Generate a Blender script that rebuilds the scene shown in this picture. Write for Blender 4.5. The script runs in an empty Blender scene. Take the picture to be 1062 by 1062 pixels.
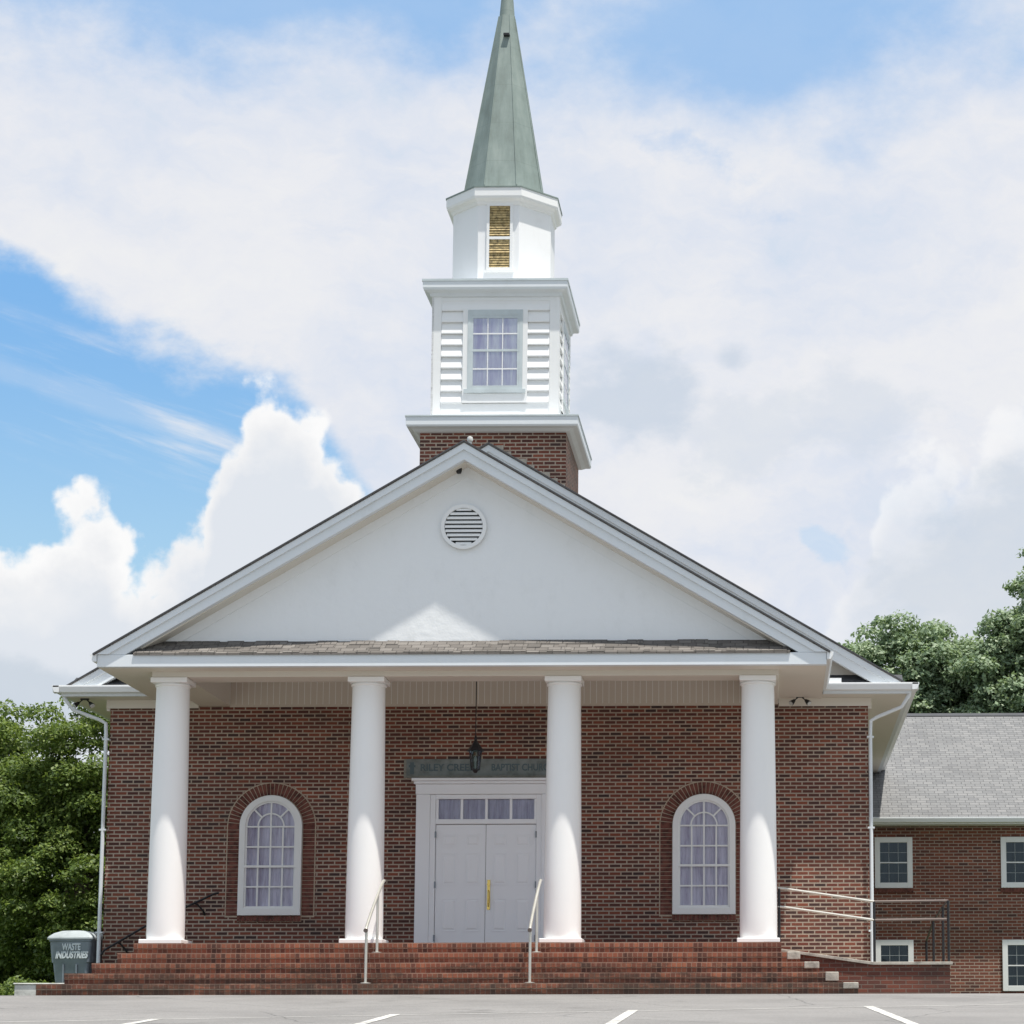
import bpy, bmesh, math, random
import numpy as np
from mathutils import Vector, Matrix

R = math.radians
scene = bpy.context.scene
col = scene.collection

# ------------------------------------------------------------------ camera
cd = bpy.data.cameras.new('camera')
cam = bpy.data.objects.new('camera', cd)
col.objects.link(cam)
_fw = Vector((-0.01052653, 0.99136608, 0.13069996)); _rt = Vector((0.99993942, 0.01085681, -0.00181474)); _up = Vector((0.00321805, -0.13067294, 0.99142031))
_m = Matrix((( _rt.x, _up.x, -_fw.x, 4.968), (_rt.y, _up.y, -_fw.y, -39.877), (_rt.z, _up.z, -_fw.z, -0.9046), (0, 0, 0, 1)))
cam.matrix_world = _m
cd.sensor_width = 36.0
cd.lens = 2369.4 / 1062 * 36
cd.shift_x = (531 - 773.5) / 1062
cd.shift_y = (780.8 - 531) / 1062
cd.clip_start = 0.1
cd.clip_end = 3000
scene.camera = cam
scene.view_settings.view_transform = 'Standard'
scene.view_settings.look = 'None'
scene.view_settings.exposure = 0.32
scene.view_settings.gamma = 1.0

# ------------------------------------------------------------------ sun
SUN_EL, SUN_AZ = 74.5, 45.0          # elevation; azimuth measured from -Y (towards the camera) to +X
sd = Vector((math.sin(R(SUN_AZ)) * math.cos(R(SUN_EL)), -math.cos(R(SUN_AZ)) * math.cos(R(SUN_EL)), math.sin(R(SUN_EL))))
sl = bpy.data.lights.new('sun', 'SUN'); sl.energy = 5.0; sl.angle = R(0.9); sl.color = (1.0, 0.95, 0.87)
so = bpy.data.objects.new('sun', sl); col.objects.link(so)
so.rotation_euler = sd.to_track_quat('Z', 'Y').to_euler(); so.location = (20, -20, 60)

# ------------------------------------------------------------------ node helpers
class NT:
    def __init__(s, nt): s.nt = nt
    def n(s, t, **kw):
        nd = s.nt.nodes.new(t)
        for k, v in kw.items():
            setattr(nd, k, v)
        return nd
    def l(s, a, b): s.nt.links.new(a, b)
    def val(s, sock, v):
        if hasattr(v, 'is_linked') or isinstance(v, bpy.types.NodeSocket): s.l(v, sock)
        else: sock.default_value = v
    def math(s, op, a, b=None, c=None, clamp=False):
        nd = s.n('ShaderNodeMath', operation=op); nd.use_clamp = clamp
        s.val(nd.inputs[0], a)
        if b is not None: s.val(nd.inputs[1], b)
        if c is not None: s.val(nd.inputs[2], c)
        return nd.outputs[0]
    def mix(s, f, a, b, blend='MIX'):
        nd = s.n('ShaderNodeMix', data_type='RGBA', blend_type=blend)
        s.val(nd.inputs[0], f); s.val(nd.inputs[6], a); s.val(nd.inputs[7], b)
        return nd.outputs[2]
    def ramp(s, fac, stops, interp='LINEAR'):
        nd = s.n('ShaderNodeValToRGB'); nd.color_ramp.interpolation = interp
        el = nd.color_ramp.elements
        while len(el) < len(stops): el.new(0.5)
        for e, (p, c) in zip(el, stops):
            e.position = p; e.color = c if len(c) == 4 else (*c, 1)
        s.l(fac, nd.inputs[0]); return nd.outputs[0]
    def noise(s, vec, scale, detail=4, rough=0.55, lac=2.0, out=0):
        nd = s.n('ShaderNodeTexNoise'); nd.inputs['Scale'].default_value = scale
        nd.inputs['Detail'].default_value = detail; nd.inputs['Roughness'].default_value = rough
        nd.inputs['Lacunarity'].default_value = lac
        if vec is not None: s.l(vec, nd.inputs['Vector'])
        return nd.outputs[out]
    def map(s, vec, scale=(1, 1, 1), loc=(0, 0, 0), rot=(0, 0, 0)):
        nd = s.n('ShaderNodeMapping'); nd.inputs['Scale'].default_value = scale
        nd.inputs['Location'].default_value = loc; nd.inputs['Rotation'].default_value = rot
        s.l(vec, nd.inputs['Vector']); return nd.outputs[0]
    def smooth(s, x, a, b):
        nd = s.n('ShaderNodeMapRange', interpolation_type='SMOOTHSTEP')
        s.val(nd.inputs[0], x); nd.inputs[1].default_value = a; nd.inputs[2].default_value = b
        return nd.outputs[0]

# ------------------------------------------------------------------ world: Nishita sky with clouds by direction
w = bpy.data.worlds.new('World'); scene.world = w; w.use_nodes = True
t = NT(w.node_tree); w.node_tree.nodes.clear()
out = t.n('ShaderNodeOutputWorld'); bg = t.n('ShaderNodeBackground'); bg.inputs['Strength'].default_value = 0.080
sky = t.n('ShaderNodeTexSky', sky_type='NISHITA'); sky.sun_disc = False
sky.sun_elevation = R(SUN_EL); sky.sun_rotation = math.pi - R(SUN_AZ)
sky.air_density = 1.0; sky.dust_density = 0.6; sky.ozone_density = 1.5
gc = t.n('ShaderNodeTexCoord').outputs['Generated']
sep = t.n('ShaderNodeSeparateXYZ'); t.l(gc, sep.inputs[0])
DEG = 57.29578
az = t.math('MULTIPLY', t.math('ARCTAN2', sep.outputs[0], sep.outputs[1]), DEG)
el = t.math('MULTIPLY', t.math('ARCSINE', sep.outputs[2]), DEG)
cxyz = t.n('ShaderNodeCombineXYZ'); t.l(az, cxyz.inputs[0]); t.l(el, cxyz.inputs[1]); AE = cxyz.outputs[0]
n_big = t.noise(gc, 6.0, 6, 0.55)
n_soft = t.noise(t.map(gc, (1, 1, 1.6), (3, 1, 2)), 9.0, 7, 0.6)
n_bil = t.noise(t.map(gc, (1, 1, 1), (7, 2, 5)), 30.0, 6, 0.6)
n_fine = t.noise(t.map(gc, (1, 1, 1.5), (1, 4, 2)), 16.0, 7, 0.60)
wv = t.mix(0.035, gc, t.noise(gc, 25.0, 4, 0.6, out=1), 'ADD')
vor = t.n('ShaderNodeTexVoronoi', feature='SMOOTH_F1'); vor.inputs['Scale'].default_value = 34; vor.inputs['Smoothness'].default_value = 0.25
t.l(wv, vor.inputs['Vector'])
vor2 = t.n('ShaderNodeTexVoronoi', feature='SMOOTH_F1'); vor2.inputs['Scale'].default_value = 85; vor2.inputs['Smoothness'].default_value = 0.2
t.l(wv, vor2.inputs['Vector'])
puff = t.math('ADD', t.math('MULTIPLY', t.math('SUBTRACT', 0.55, vor.outputs[0]), 1.7), t.math('MULTIPLY', t.math('SUBTRACT', 0.5, vor2.outputs[0]), 0.75))
def lookup(pts, lo, hi, vlo, vhi):
    """piecewise-linear height as a function of azimuth"""
    f = t.math('DIVIDE', t.math('SUBTRACT', az, lo), hi - lo, clamp=True)
    nd = t.n('ShaderNodeFloatCurve'); c = nd.mapping.curves[0]
    P = [((a - lo) / (hi - lo), (v - vlo) / (vhi - vlo)) for a, v in pts]
    c.points[0].location = P[0]; c.points[1].location = P[-1]
    for q in P[1:-1]: c.points.new(*q)
    nd.mapping.update(); t.l(f, nd.inputs['Value'])
    return t.math('ADD', t.math('MULTIPLY', nd.outputs[0], vhi - vlo), vlo)
def blob(a, e, ra, re, nz=0.5, rot=0.0):
    """soft ellipse round a direction, edge broken up by noise; 1 inside, 0 outside"""
    da = t.math('SUBTRACT', az, a); de = t.math('SUBTRACT', el, e)
    ca, sa = math.cos(R(rot)), math.sin(R(rot))
    u = t.math('ADD', t.math('MULTIPLY', da, ca / ra), t.math('MULTIPLY', de, sa / ra))
    v = t.math('ADD', t.math('MULTIPLY', da, -sa / re), t.math('MULTIPLY', de, ca / re))
    d = t.math('SQRT', t.math('ADD', t.math('MULTIPLY', u, u), t.math('MULTIPLY', v, v)))
    d = t.math('ADD', d, t.math('MULTIPLY', t.math('SUBTRACT', n_fine, 0.5), nz * 7))
    return t.smooth(d, 1.25, 0.35)
# high veil of cloud: everything above a ragged lower edge that falls from left to right
veil_edge = lookup([(-40, 20.5), (-19.6, 18.3), (-17.5, 17.7), (-15.8, 17.0), (-13.4, 15.9), (-12, 15.3), (-9, 11), (-6, 5), (60, 5)], -40, 60, 0, 25)
ve = t.math('SUBTRACT', el, t.math('ADD', veil_edge, t.math('MULTIPLY', t.math('SUBTRACT', n_soft, 0.5), 5.5)))
veil = t.smooth(ve, -0.35, 0.85)
holes = t.math('MAXIMUM', t.math('MULTIPLY', blob(0.2, 25.0, 7.0, 2.9, 0.22), 0.95), t.math('MULTIPLY', blob(-13.0, 26.0, 9.5, 2.6, 0.26, 4), 0.95))
holes = t.math('MAXIMUM', holes, t.math('MULTIPLY', blob(-2.2, 22.6, 2.2, 1.0, 0.8, -20), 0.45))
holes = t.math('MULTIPLY', holes, 0.80)
away = t.smooth(n_big, 0.50, 0.66)                       # other, looser gaps well outside this part of the sky
out_of_view = t.math('MAXIMUM', t.smooth(az, 9.0, 25.0), t.math('MAXIMUM', t.smooth(az, -21.0, -40.0), t.smooth(el, 27.0, 36.0)))
holes = t.math('MAXIMUM', holes, t.math('MULTIPLY', away, out_of_view))
veil = t.math('MULTIPLY', veil, t.math('SUBTRACT', 1.0, holes))
cw = t.n('ShaderNodeCombineXYZ'); t.l(t.math('ADD', t.math('MULTIPLY', az, 0.10), t.math('MULTIPLY', el, 0.03)), cw.inputs[0]); t.l(t.math('ADD', t.math('MULTIPLY', el, 0.75), t.math('MULTIPLY', az, 0.19)), cw.inputs[1])
streak = t.smooth(t.noise(cw.outputs[0], 1.6, 7, 0.62), 0.47, 0.78)
wisp = t.math('MULTIPLY', t.math('ADD', t.math('MULTIPLY', blob(-16.2, 15.5, 7.5, 1.9, 0.3, -14), streak), t.math('MULTIPLY', blob(-16.2, 15.5, 6.0, 0.35, 0.3, -14), 0.22)), 0.75)
veil = t.math('MAXIMUM', veil, wisp)
# cumulus bank at lower left and lower right
cum_edge = lookup([(-40, 13), (-19.2, 11.7), (-18.2, 12.5), (-17.3, 13.1), (-16.6, 13.1), (-16.1, 12.2), (-15.7, 12.1), (-15.2, 12.9), (-14.2, 13.1), (-13.9, 14.3), (-13.5, 15.4), (-12.5, 15.95), (-11.6, 15.5), (-10.6, 14.2), (-8, 12), (0, 10), (2.2, 12.4), (3.4, 14.3), (5.2, 15.0), (7, 15.6), (60, 15)], -40, 60, 0, 25)
ce = t.math('SUBTRACT', t.math('ADD', cum_edge, t.math('ADD', puff, t.math('MULTIPLY', t.math('SUBTRACT', n_bil, 0.5), 3.5))), el)
cum = t.math('MULTIPLY', t.math('MULTIPLY', t.smooth(ce, -0.12, 0.6), t.math('SUBTRACT', 1.0, t.math('MULTIPLY', t.smooth(az, -8.0, 2.0), 0.45))), 1.0)
# cloud tone
tone_v = t.ramp(t.math('ADD', t.math('MULTIPLY', t.noise(t.map(wv, (1, 1, 1.7), (9, 2, 1), (0, R(14), 0)), 7.0, 7, 0.62), 0.72), t.math('MULTIPLY', t.noise(t.map(wv, (0.8, 0.8, 2.2), (2, 2, 1), (0, R(14), 0)), 30.0, 5, 0.65), 0.28)), [(0.28, (6.0, 7.1, 8.5)), (0.42, (7.2, 7.7, 8.7)), (0.54, (8.2, 8.35, 8.8)), (0.70, (8.9, 8.9, 8.9))])
grey = t.math('MAXIMUM', blob(-3.7, 16.2, 2.3, 1.3, 0.6, -12), t.math('MULTIPLY', blob(-0.95, 17.3, 0.5, 0.4, 0.6), 0.9))
grey = t.math('MAXIMUM', grey, blob(-17.6, 9.0, 2.6, 0.9, 0.5))
grey = t.math('MAXIMUM', grey, t.math('MULTIPLY', blob(-0.5, 15.5, 3.4, 1.1, 0.8), 0.5))
veil_c = t.mix(t.math('MULTIPLY', grey, 0.75), tone_v, (5.7, 6.5, 7.6, 1))
body = t.math('ADD', t.math('MULTIPLY', t.noise(t.map(gc, (1, 1, 1.2), (2, 6, 1)), 14.0, 7, 0.55), 0.75), t.math('MULTIPLY', puff, 0.13))
cum_c = t.ramp(t.math('ADD', t.math('MULTIPLY', body, 0.75), t.math('MULTIPLY', t.smooth(ce, 2.4, 0.0), 0.30)),
               [(0.30, (7.5, 7.9, 8.5)), (0.46, (8.7, 8.8, 9.0)), (0.60, (9.7, 9.7, 9.7))])
cgrey = t.math('MAXIMUM', blob(5.3, 12.2, 2.6, 1.9, 0.5, 25), t.math('MULTIPLY', blob(-17.6, 8.7, 2.6, 0.8, 0.5), 0.7))
cgrey = t.math('MAXIMUM', cgrey, t.math('MULTIPLY', blob(-2.0, 13.0, 3.0, 1.4, 0.7), 0.35))
cum_c = t.mix(t.math('MULTIPLY', cgrey, 0.85), cum_c, (5.3, 6.1, 7.0, 1))
blue = t.mix(0.85, sky.outputs[0], t.mix(t.smooth(el, 19.0, 8.0), (2.3, 5.1, 9.1, 1), (5.0, 7.6, 9.2, 1)))
c1 = t.mix(veil, blue, veil_c)
c2 = t.mix(cum, c1, cum_c)
c2 = t.mix(t.math('MULTIPLY', blob(1.2, 12.8, 0.42, 0.26, 1.3, -35), 0.34), c2, (3.6, 6.2, 9.0, 1))
t.l(c2, bg.inputs['Color']); t.l(bg.outputs[0], out.inputs['Surface'])
w.cycles.sampling_method = 'MANUAL'; w.cycles.sample_map_resolution = 1024

# ------------------------------------------------------------------ materials
M = {}
def mat(name):
    m = bpy.data.materials.new(name); m.use_nodes = True
    k = NT(m.node_tree); b = m.node_tree.nodes['Principled BSDF']
    M[name] = m
    return m, k, b
def simple(name, c, rough=0.5, metal=0.0, var=0.08, scale=3.0, bump=0.0, bscale=40.0, spec=0.5):
    m, k, b = mat(name)
    tc = k.n('ShaderNodeTexCoord').outputs['Object']
    nz = k.noise(tc, scale, 6, 0.6)
    d = tuple(x * (1 - var * 2) for x in c); u = tuple(min(1, x * (1 + var)) for x in c)
    k.l(k.ramp(nz, [(0.3, d), (0.5, c), (0.7, u)]), b.inputs['Base Color'])
    b.inputs['Roughness'].default_value = rough; b.inputs['Metallic'].default_value = metal
    b.inputs['Specular IOR Level'].default_value = spec
    if bump:
        bp = k.n('ShaderNodeBump'); bp.inputs['Strength'].default_value = bump; bp.inputs['Distance'].default_value = 0.01
        k.l(k.noise(tc, bscale, 4), bp.inputs['Height']); k.l(bp.outputs[0], b.inputs['Normal'])
    return m
def brick_mat(name, bw, rh, mortar_w, cols, mortar, stain=0.5, offset=0.5, hi=None, stain_col=(0.035, 0.032, 0.025), swap=False):
    m, k, b = mat(name)
    uv = k.n('ShaderNodeUVMap').outputs[0]
    if swap: uv = k.map(uv, (1, 1, 1), (0, 0, 0), (0, 0, R(90)))
    br = k.n('ShaderNodeTexBrick'); br.offset = offset
    warp = k.mix(0.004, uv, k.noise(uv, 9.0, 2, out=1), 'ADD')
    k.l(warp, br.inputs['Vector'])
    br.inputs['Color1'].default_value = (0, 0, 0, 1); br.inputs['Color2'].default_value = (1, 1, 1, 1)
    br.inputs['Mortar'].default_value = (0.5, 0.5, 0.5, 1)
    br.inputs['Scale'].default_value = 1.0; br.inputs['Mortar Size'].default_value = mortar_w
    br.inputs['Mortar Smooth'].default_value = 0.25; br.inputs['Bias'].default_value = 0.0
    br.inputs['Brick Width'].default_value = bw; br.inputs['Row Height'].default_value = rh
    n = len(cols)
    bc = k.ramp(br.outputs[0], [(i / (n - 1), c) for i, c in enumerate(cols)])
    fine = k.noise(uv, 60.0, 5, 0.7)
    bc = k.mix(0.35, bc, k.ramp(fine, [(0.3, (0.25, 0.25, 0.25)), (0.7, (1, 1, 1))]), 'MULTIPLY')
    mc = k.mix(0.5, (*mortar, 1), k.ramp(k.noise(uv, 12.0, 4), [(0.3, tuple(x * 0.6 for x in mortar)), (0.7, mortar)]))
    c = k.mix(br.outputs[1], bc, mc)
    bat = k.noise(k.map(uv, (0.5, 2.2, 1)), 0.9, 3, 0.5)
    c = k.mix(k.smooth(bat, 0.35, 0.65), c, k.mix(1.0, c, (0.80, 0.78, 0.78, 1), 'MULTIPLY'))
    big = k.noise(uv, 0.55, 6, 0.65)
    c = k.mix(k.math('MULTIPLY', k.smooth(big, 0.42, 0.72), stain), c, (*stain_col, 1))
    if name == 'step_brick':      # mildew: blotches, heavier on the low damp steps
        geo = k.n('ShaderNodeNewGeometry'); sp = k.n('ShaderNodeSeparateXYZ'); k.l(geo.outputs['Position'], sp.inputs[0])
        mil = k.noise(k.map(geo.outputs['Position'], (1.0, 1.0, 3.5)), 2.2, 8, 0.72)
        mil = k.math('ADD', mil, k.math('MULTIPLY', k.math('SUBTRACT', 0.40, sp.outputs[2]), 0.34))
        c = k.mix(k.math('MULTIPLY', k.smooth(mil, 0.45, 0.66), 0.72), c, (0.045, 0.033, 0.024, 1))
        c = k.mix(k.math('MULTIPLY', k.smooth(k.noise(geo.outputs['Position'], 5.0, 6, 0.7), 0.56, 0.72), 0.35), c, (0.40, 0.22, 0.14, 1))
    k.l(c, b.inputs['Base Color']); b.inputs['Roughness'].default_value = 0.85
    bp = k.n('ShaderNodeBump'); bp.inputs['Strength'].default_value = 0.6; bp.inputs['Distance'].default_value = 0.008; bp.invert = True
    k.l(br.outputs[1], bp.inputs['Height']); k.l(bp.outputs[0], b.inputs['Normal'])
    return m
WALLB = [(0.075, 0.030, 0.025), (0.225, 0.060, 0.037), (0.135, 0.044, 0.031), (0.29, 0.085, 0.047), (0.058, 0.032, 0.030), (0.20, 0.060, 0.038)]
brick_mat('wall_brick', 0.205, 0.0686, 0.0125, WALLB, (0.48, 0.39, 0.31), 0.25)
brick_mat('annex_brick', 0.205, 0.0686, 0.010, [(0.11, 0.042, 0.034), (0.27, 0.085, 0.052), (0.18, 0.062, 0.043), (0.31, 0.105, 0.062), (0.09, 0.044, 0.038)], (0.44, 0.35, 0.29), 0.2)
brick_mat('step_brick', 0.078, 0.17, 0.008, [(0.24, 0.070, 0.040), (0.42, 0.150, 0.080), (0.17, 0.058, 0.038), (0.33, 0.105, 0.055), (0.10, 0.042, 0.030), (0.38, 0.13, 0.065)], (0.36, 0.22, 0.16), 0.4, 0.0, stain_col=(0.04, 0.028, 0.020))
brick_mat('ramp_brick', 0.205, 0.0686, 0.009, [(0.10, 0.035, 0.026), (0.22, 0.065, 0.038), (0.14, 0.045, 0.032)], (0.20, 0.14, 0.11), 0.75)
simple('loose_brick', (0.145, 0.050, 0.036), 0.85, var=0.4, scale=9.0, bump=0.3)
simple('mortar', (0.33, 0.26, 0.20), 0.9, var=0.2, scale=12)
simple('tan_mortar', (0.46, 0.38, 0.29), 0.9, var=0.15, scale=12)

def paint(name, c, rough, streak=0.25, dirt=(0.45, 0.46, 0.42), nzs=1.6, bump=0.05):
    m, k, b = mat(name)
    tc = k.n('ShaderNodeTexCoord').outputs['Object']
    st = k.noise(k.map(tc, (2.2, 2.2, 1.1)), 1.2, 8, 0.72)
    bl = k.noise(tc, nzs, 7, 0.65)
    f = k.math('MULTIPLY', k.math('MULTIPLY', k.smooth(st, 0.45, 0.85), k.smooth(bl, 0.35, 0.75)), streak)
    k.l(k.mix(f, (*c, 1), (*dirt, 1)), b.inputs['Base Color'])
    b.inputs['Roughness'].default_value = rough
    bp = k.n('ShaderNodeBump'); bp.inputs['Strength'].default_value = bump; bp.inputs['Distance'].default_value = 0.01
    k.l(k.noise(tc, 14.0 if name != 'stucco' else 6.5, 6), bp.inputs['Height']); k.l(bp.outputs[0], b.inputs['Normal'])
    return m
paint('white_paint', (0.80, 0.81, 0.81), 0.45, 0.35)
paint('column_paint', (0.86, 0.86, 0.85), 0.38, 0.12)
paint('trim_paint', (0.70, 0.74, 0.77), 0.5, 0.4)
paint('door_paint', (0.90, 0.91, 0.94), 0.4, 0.1)
paint('stucco', (0.80, 0.82, 0.835), 0.8, 0.5, (0.56, 0.58, 0.58), 2.5, 0.8)
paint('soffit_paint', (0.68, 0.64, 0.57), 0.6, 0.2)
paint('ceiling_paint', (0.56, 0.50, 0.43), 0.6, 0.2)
paint('drum_paint', (0.80, 0.81, 0.82), 0.5, 0.5, (0.50, 0.50, 0.48))
paint('gutter_paint', (0.76, 0.78, 0.79), 0.35, 0.15)
simple('grey_frame', (0.50, 0.56, 0.58), 0.5)
m, k, b = mat('copper_green')
tc = k.n('ShaderNodeTexCoord').outputs['Object']
v1 = k.noise(k.map(tc, (6, 6, 0.5)), 1.0, 8, 0.7); v2 = k.noise(tc, 1.6, 7, 0.65)
c = k.ramp(k.math('ADD', k.math('MULTIPLY', v1, 0.55), k.math('MULTIPLY', v2, 0.45)), [(0.34, (0.13, 0.165, 0.15)), (0.5, (0.185, 0.235, 0.22)), (0.66, (0.25, 0.30, 0.28))])
sp = k.n('ShaderNodeSeparateXYZ'); k.l(tc, sp.inputs[0])
seam = k.math('ABSOLUTE', k.math('SUBTRACT', k.math('FRACT', k.math('MULTIPLY', sp.outputs[2], 1.25)), 0.5))
c = k.mix(k.math('MULTIPLY', k.smooth(seam, 0.012, 0.004), 0.18), c, (0.06, 0.08, 0.07, 1))
k.l(c, b.inputs['Base Color']); b.inputs['Roughness'].default_value = 0.6
simple('bronze_louver', (0.42, 0.32, 0.15), 0.55, 0.1, var=0.38, scale=18)
simple('dark_void', (0.018, 0.02, 0.022), 0.8)
simple('black_iron', (0.022, 0.022, 0.024), 0.45, 0.3)
simple('steel_rail', (0.56, 0.55, 0.50), 0.35, 0.5)
simple('brown_rail', (0.16, 0.125, 0.11), 0.4, 0.2)
simple('brass', (0.70, 0.52, 0.16), 0.25, 0.9)
simple('slate', (0.19, 0.215, 0.21), 0.7, var=0.2, scale=5)
simple('slate_light', (0.24, 0.24, 0.21), 0.8, var=0.2, scale=5)
simple('slate_letter', (0.085, 0.125, 0.14), 0.6)
simple('concrete', (0.40, 0.37, 0.32), 0.9, var=0.22, scale=7, bump=0.2)
simple('pale_concrete', (0.50, 0.51, 0.48), 0.9, var=0.2, scale=7, bump=0.2)
simple('bin_plastic', (0.23, 0.27, 0.31), 0.5, var=0.12, scale=4)
simple('bin_lid_plastic', (0.36, 0.40, 0.41), 0.45, var=0.12, scale=4)
simple('white_letter', (0.62, 0.68, 0.70), 0.6)
simple('rubber', (0.02, 0.02, 0.02), 0.8)
simple('lamp_lens', (0.55, 0.56, 0.55), 0.2)
simple('bark', (0.10, 0.075, 0.055), 0.95, var=0.3, scale=6, bump=0.6, bscale=20)

def shingle(name, c1, c2, c3):
    m, k, b = mat(name)
    uv = k.n('ShaderNodeUVMap').outputs[0]
    br = k.n('ShaderNodeTexBrick'); br.offset = 0.37
    k.l(uv, br.inputs['Vector'])
    br.inputs['Color1'].default_value = (0, 0, 0, 1); br.inputs['Color2'].default_value = (1, 1, 1, 1); br.inputs['Mortar'].default_value = (0.2, 0.2, 0.2, 1)
    br.inputs['Scale'].default_value = 1; br.inputs['Mortar Size'].default_value = 0.008; br.inputs['Mortar Smooth'].default_value = 0.3
    br.inputs['Brick Width'].default_value = 0.21; br.inputs['Row Height'].default_value = 0.12
    c = k.ramp(br.outputs[0], [(0, c1), (0.5, c2), (1, c3)])
    c = k.mix(br.outputs[1], c, (*[x * 0.6 for x in c1], 1))
    gr = k.noise(uv, 90.0, 3); c = k.mix(0.4, c, k.ramp(gr, [(0.35, (0.45, 0.45, 0.45)), (0.65, (1, 1, 1))]), 'MULTIPLY')
    pt = k.noise(uv, 0.8, 5); c = k.mix(k.math('MULTIPLY', k.smooth(pt, 0.45, 0.7), 0.3), c, (*[x * 0.6 for x in c1], 1))
    k.l(c, b.inputs['Base Color']); b.inputs['Roughness'].default_value = 0.95
    bp = k.n('ShaderNodeBump'); bp.inputs['Strength'].default_value = 0.7; bp.inputs['Distance'].default_value = 0.01; bp.invert = True
    k.l(br.outputs[1], bp.inputs['Height']); k.l(bp.outputs[0], b.inputs['Normal'])
shingle('annex_shingle', (0.175, 0.178, 0.182), (0.205, 0.208, 0.210), (0.235, 0.236, 0.236))
shingle('brown_shingle', (0.12, 0.11, 0.10), (0.165, 0.15, 0.137), (0.21, 0.195, 0.18))
simple('shingle_edge', (0.065, 0.068, 0.075), 0.9)

# glass: thin pane, clear with a Fresnel reflection
def glass(name, tint):
    m, k, b = mat(name); m.node_tree.nodes.remove(b)
    o = m.node_tree.nodes['Material Output']
    tr = k.n('ShaderNodeBsdfTransparent'); tr.inputs[0].default_value = (*tint, 1)
    gl = k.n('ShaderNodeBsdfGlossy'); gl.inputs['Roughness'].default_value = 0.03; gl.inputs[0].default_value = (0.9, 0.93, 1, 1)
    fr = k.n('ShaderNodeFresnel'); fr.inputs[0].default_value = 1.6
    mx = k.n('ShaderNodeMixShader'); k.l(k.math('MULTIPLY', fr.outputs[0], 0.85), mx.inputs[0])
    k.l(tr.outputs[0], mx.inputs[1]); k.l(gl.outputs[0], mx.inputs[2]); k.l(mx.outputs[0], o.inputs[0])
glass('glass', (0.93, 0.95, 0.97)); glass('dark_glass', (0.6, 0.66, 0.68))
def cloth(name, c, c2, sc):
    m, k, b = mat(name)
    tc = k.n('ShaderNodeTexCoord').outputs['Object']
    tc = k.n('ShaderNodeNewGeometry').outputs['Position']
    f = k.noise(k.map(tc, (sc, sc, sc * 0.10)), 1.0, 5, 0.7)
    k.l(k.ramp(f, [(0.32, c2), (0.52, c), (0.72, tuple(min(1, x * 1.25) for x in c))]), b.inputs['Base Color']); b.inputs['Roughness'].default_value = 0.9
cloth('sheer_curtain', (0.50, 0.475, 0.58), (0.30, 0.26, 0.38), 15)
cloth('tower_curtain', (0.84, 0.82, 0.90), (0.66, 0.62, 0.78), 12)
cloth('annex_blind', (0.05, 0.075, 0.08), (0.018, 0.03, 0.035), 10)

def leafmat(name, dark, mid, light):
    m, k, b = mat(name)
    g = k.n('ShaderNodeNewGeometry')
    tc = k.n('ShaderNodeTexCoord').outputs['Object']
    f = k.math('ADD', k.math('MULTIPLY', g.outputs['Random Per Island'], 0.45), k.math('MULTIPLY', k.noise(tc, 0.9, 3), 0.6))
    c = k.ramp(f, [(0.25, dark), (0.5, mid), (0.82, light)])
    k.l(c, b.inputs['Base Color']); b.inputs['Roughness'].default_value = 0.55
    o = m.node_tree.nodes['Material Output']
    tl = k.n('ShaderNodeBsdfTranslucent'); k.l(k.mix(0.4, c, (0.25, 0.35, 0.05, 1)), tl.inputs[0])
    mx = k.n('ShaderNodeMixShader'); mx.inputs[0].default_value = 0.38
    k.l(b.outputs[0], mx.inputs[1]); k.l(tl.outputs[0], mx.inputs[2]); k.l(mx.outputs[0], o.inputs[0])
leafmat('left_leaf', (0.045, 0.080, 0.018), (0.115, 0.18, 0.034), (0.24, 0.30, 0.07))
leafmat('right_leaf', (0.13, 0.20, 0.12), (0.24, 0.33, 0.20), (0.38, 0.46, 0.30))
leafmat('right_dark_leaf', (0.11, 0.17, 0.10), (0.20, 0.28, 0.17), (0.31, 0.38, 0.24))

# asphalt
m, k, b = mat('asphalt')
tc = k.n('ShaderNodeTexCoord').outputs['Object']
a1 = k.noise(tc, 70.0, 4, 0.7); a2 = k.noise(tc, 0.5, 6, 0.6); a3 = k.noise(k.map(tc, (0.15, 1.6, 1)), 1.3, 4)
c = k.ramp(a1, [(0.3, (0.17, 0.165, 0.16)), (0.7, (0.30, 0.292, 0.284))])
c = k.mix(k.math('MULTIPLY', k.smooth(a2, 0.4, 0.7), 0.35), c, (0.10, 0.098, 0.096, 1))
c = k.mix(k.math('MULTIPLY', k.smooth(a3, 0.5, 0.65), 0.22), c, (0.21, 0.205, 0.20, 1))
vo = k.n('ShaderNodeTexVoronoi', feature='DISTANCE_TO_EDGE'); vo.inputs['Scale'].default_value = 0.28
k.l(k.mix(0.25, tc, k.noise(tc, 1.5, 5, out=1), 'ADD'), vo.inputs['Vector'])
c = k.mix(k.math('MULTIPLY', k.smooth(vo.outputs[0], 0.006, 0.001), 0.6), c, (0.07, 0.07, 0.07, 1))
oil = k.noise(tc, 1.1, 4, 0.6); c = k.mix(k.math('MULTIPLY', k.smooth(oil, 0.62, 0.72), 0.4), c, (0.07, 0.068, 0.066, 1))
spk = k.noise(tc, 28.0, 3, 0.8); c = k.mix(0.45, c, k.ramp(spk, [(0.35, (0.5, 0.5, 0.5)), (0.65, (1.0, 1.0, 1.0))]), 'MULTIPLY')
k.l(c, b.inputs['Base Color']); b.inputs['Roughness'].default_value = 0.9
m, k, b = mat('line_paint')
tc = k.n('ShaderNodeTexCoord').outputs['Object']
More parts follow.
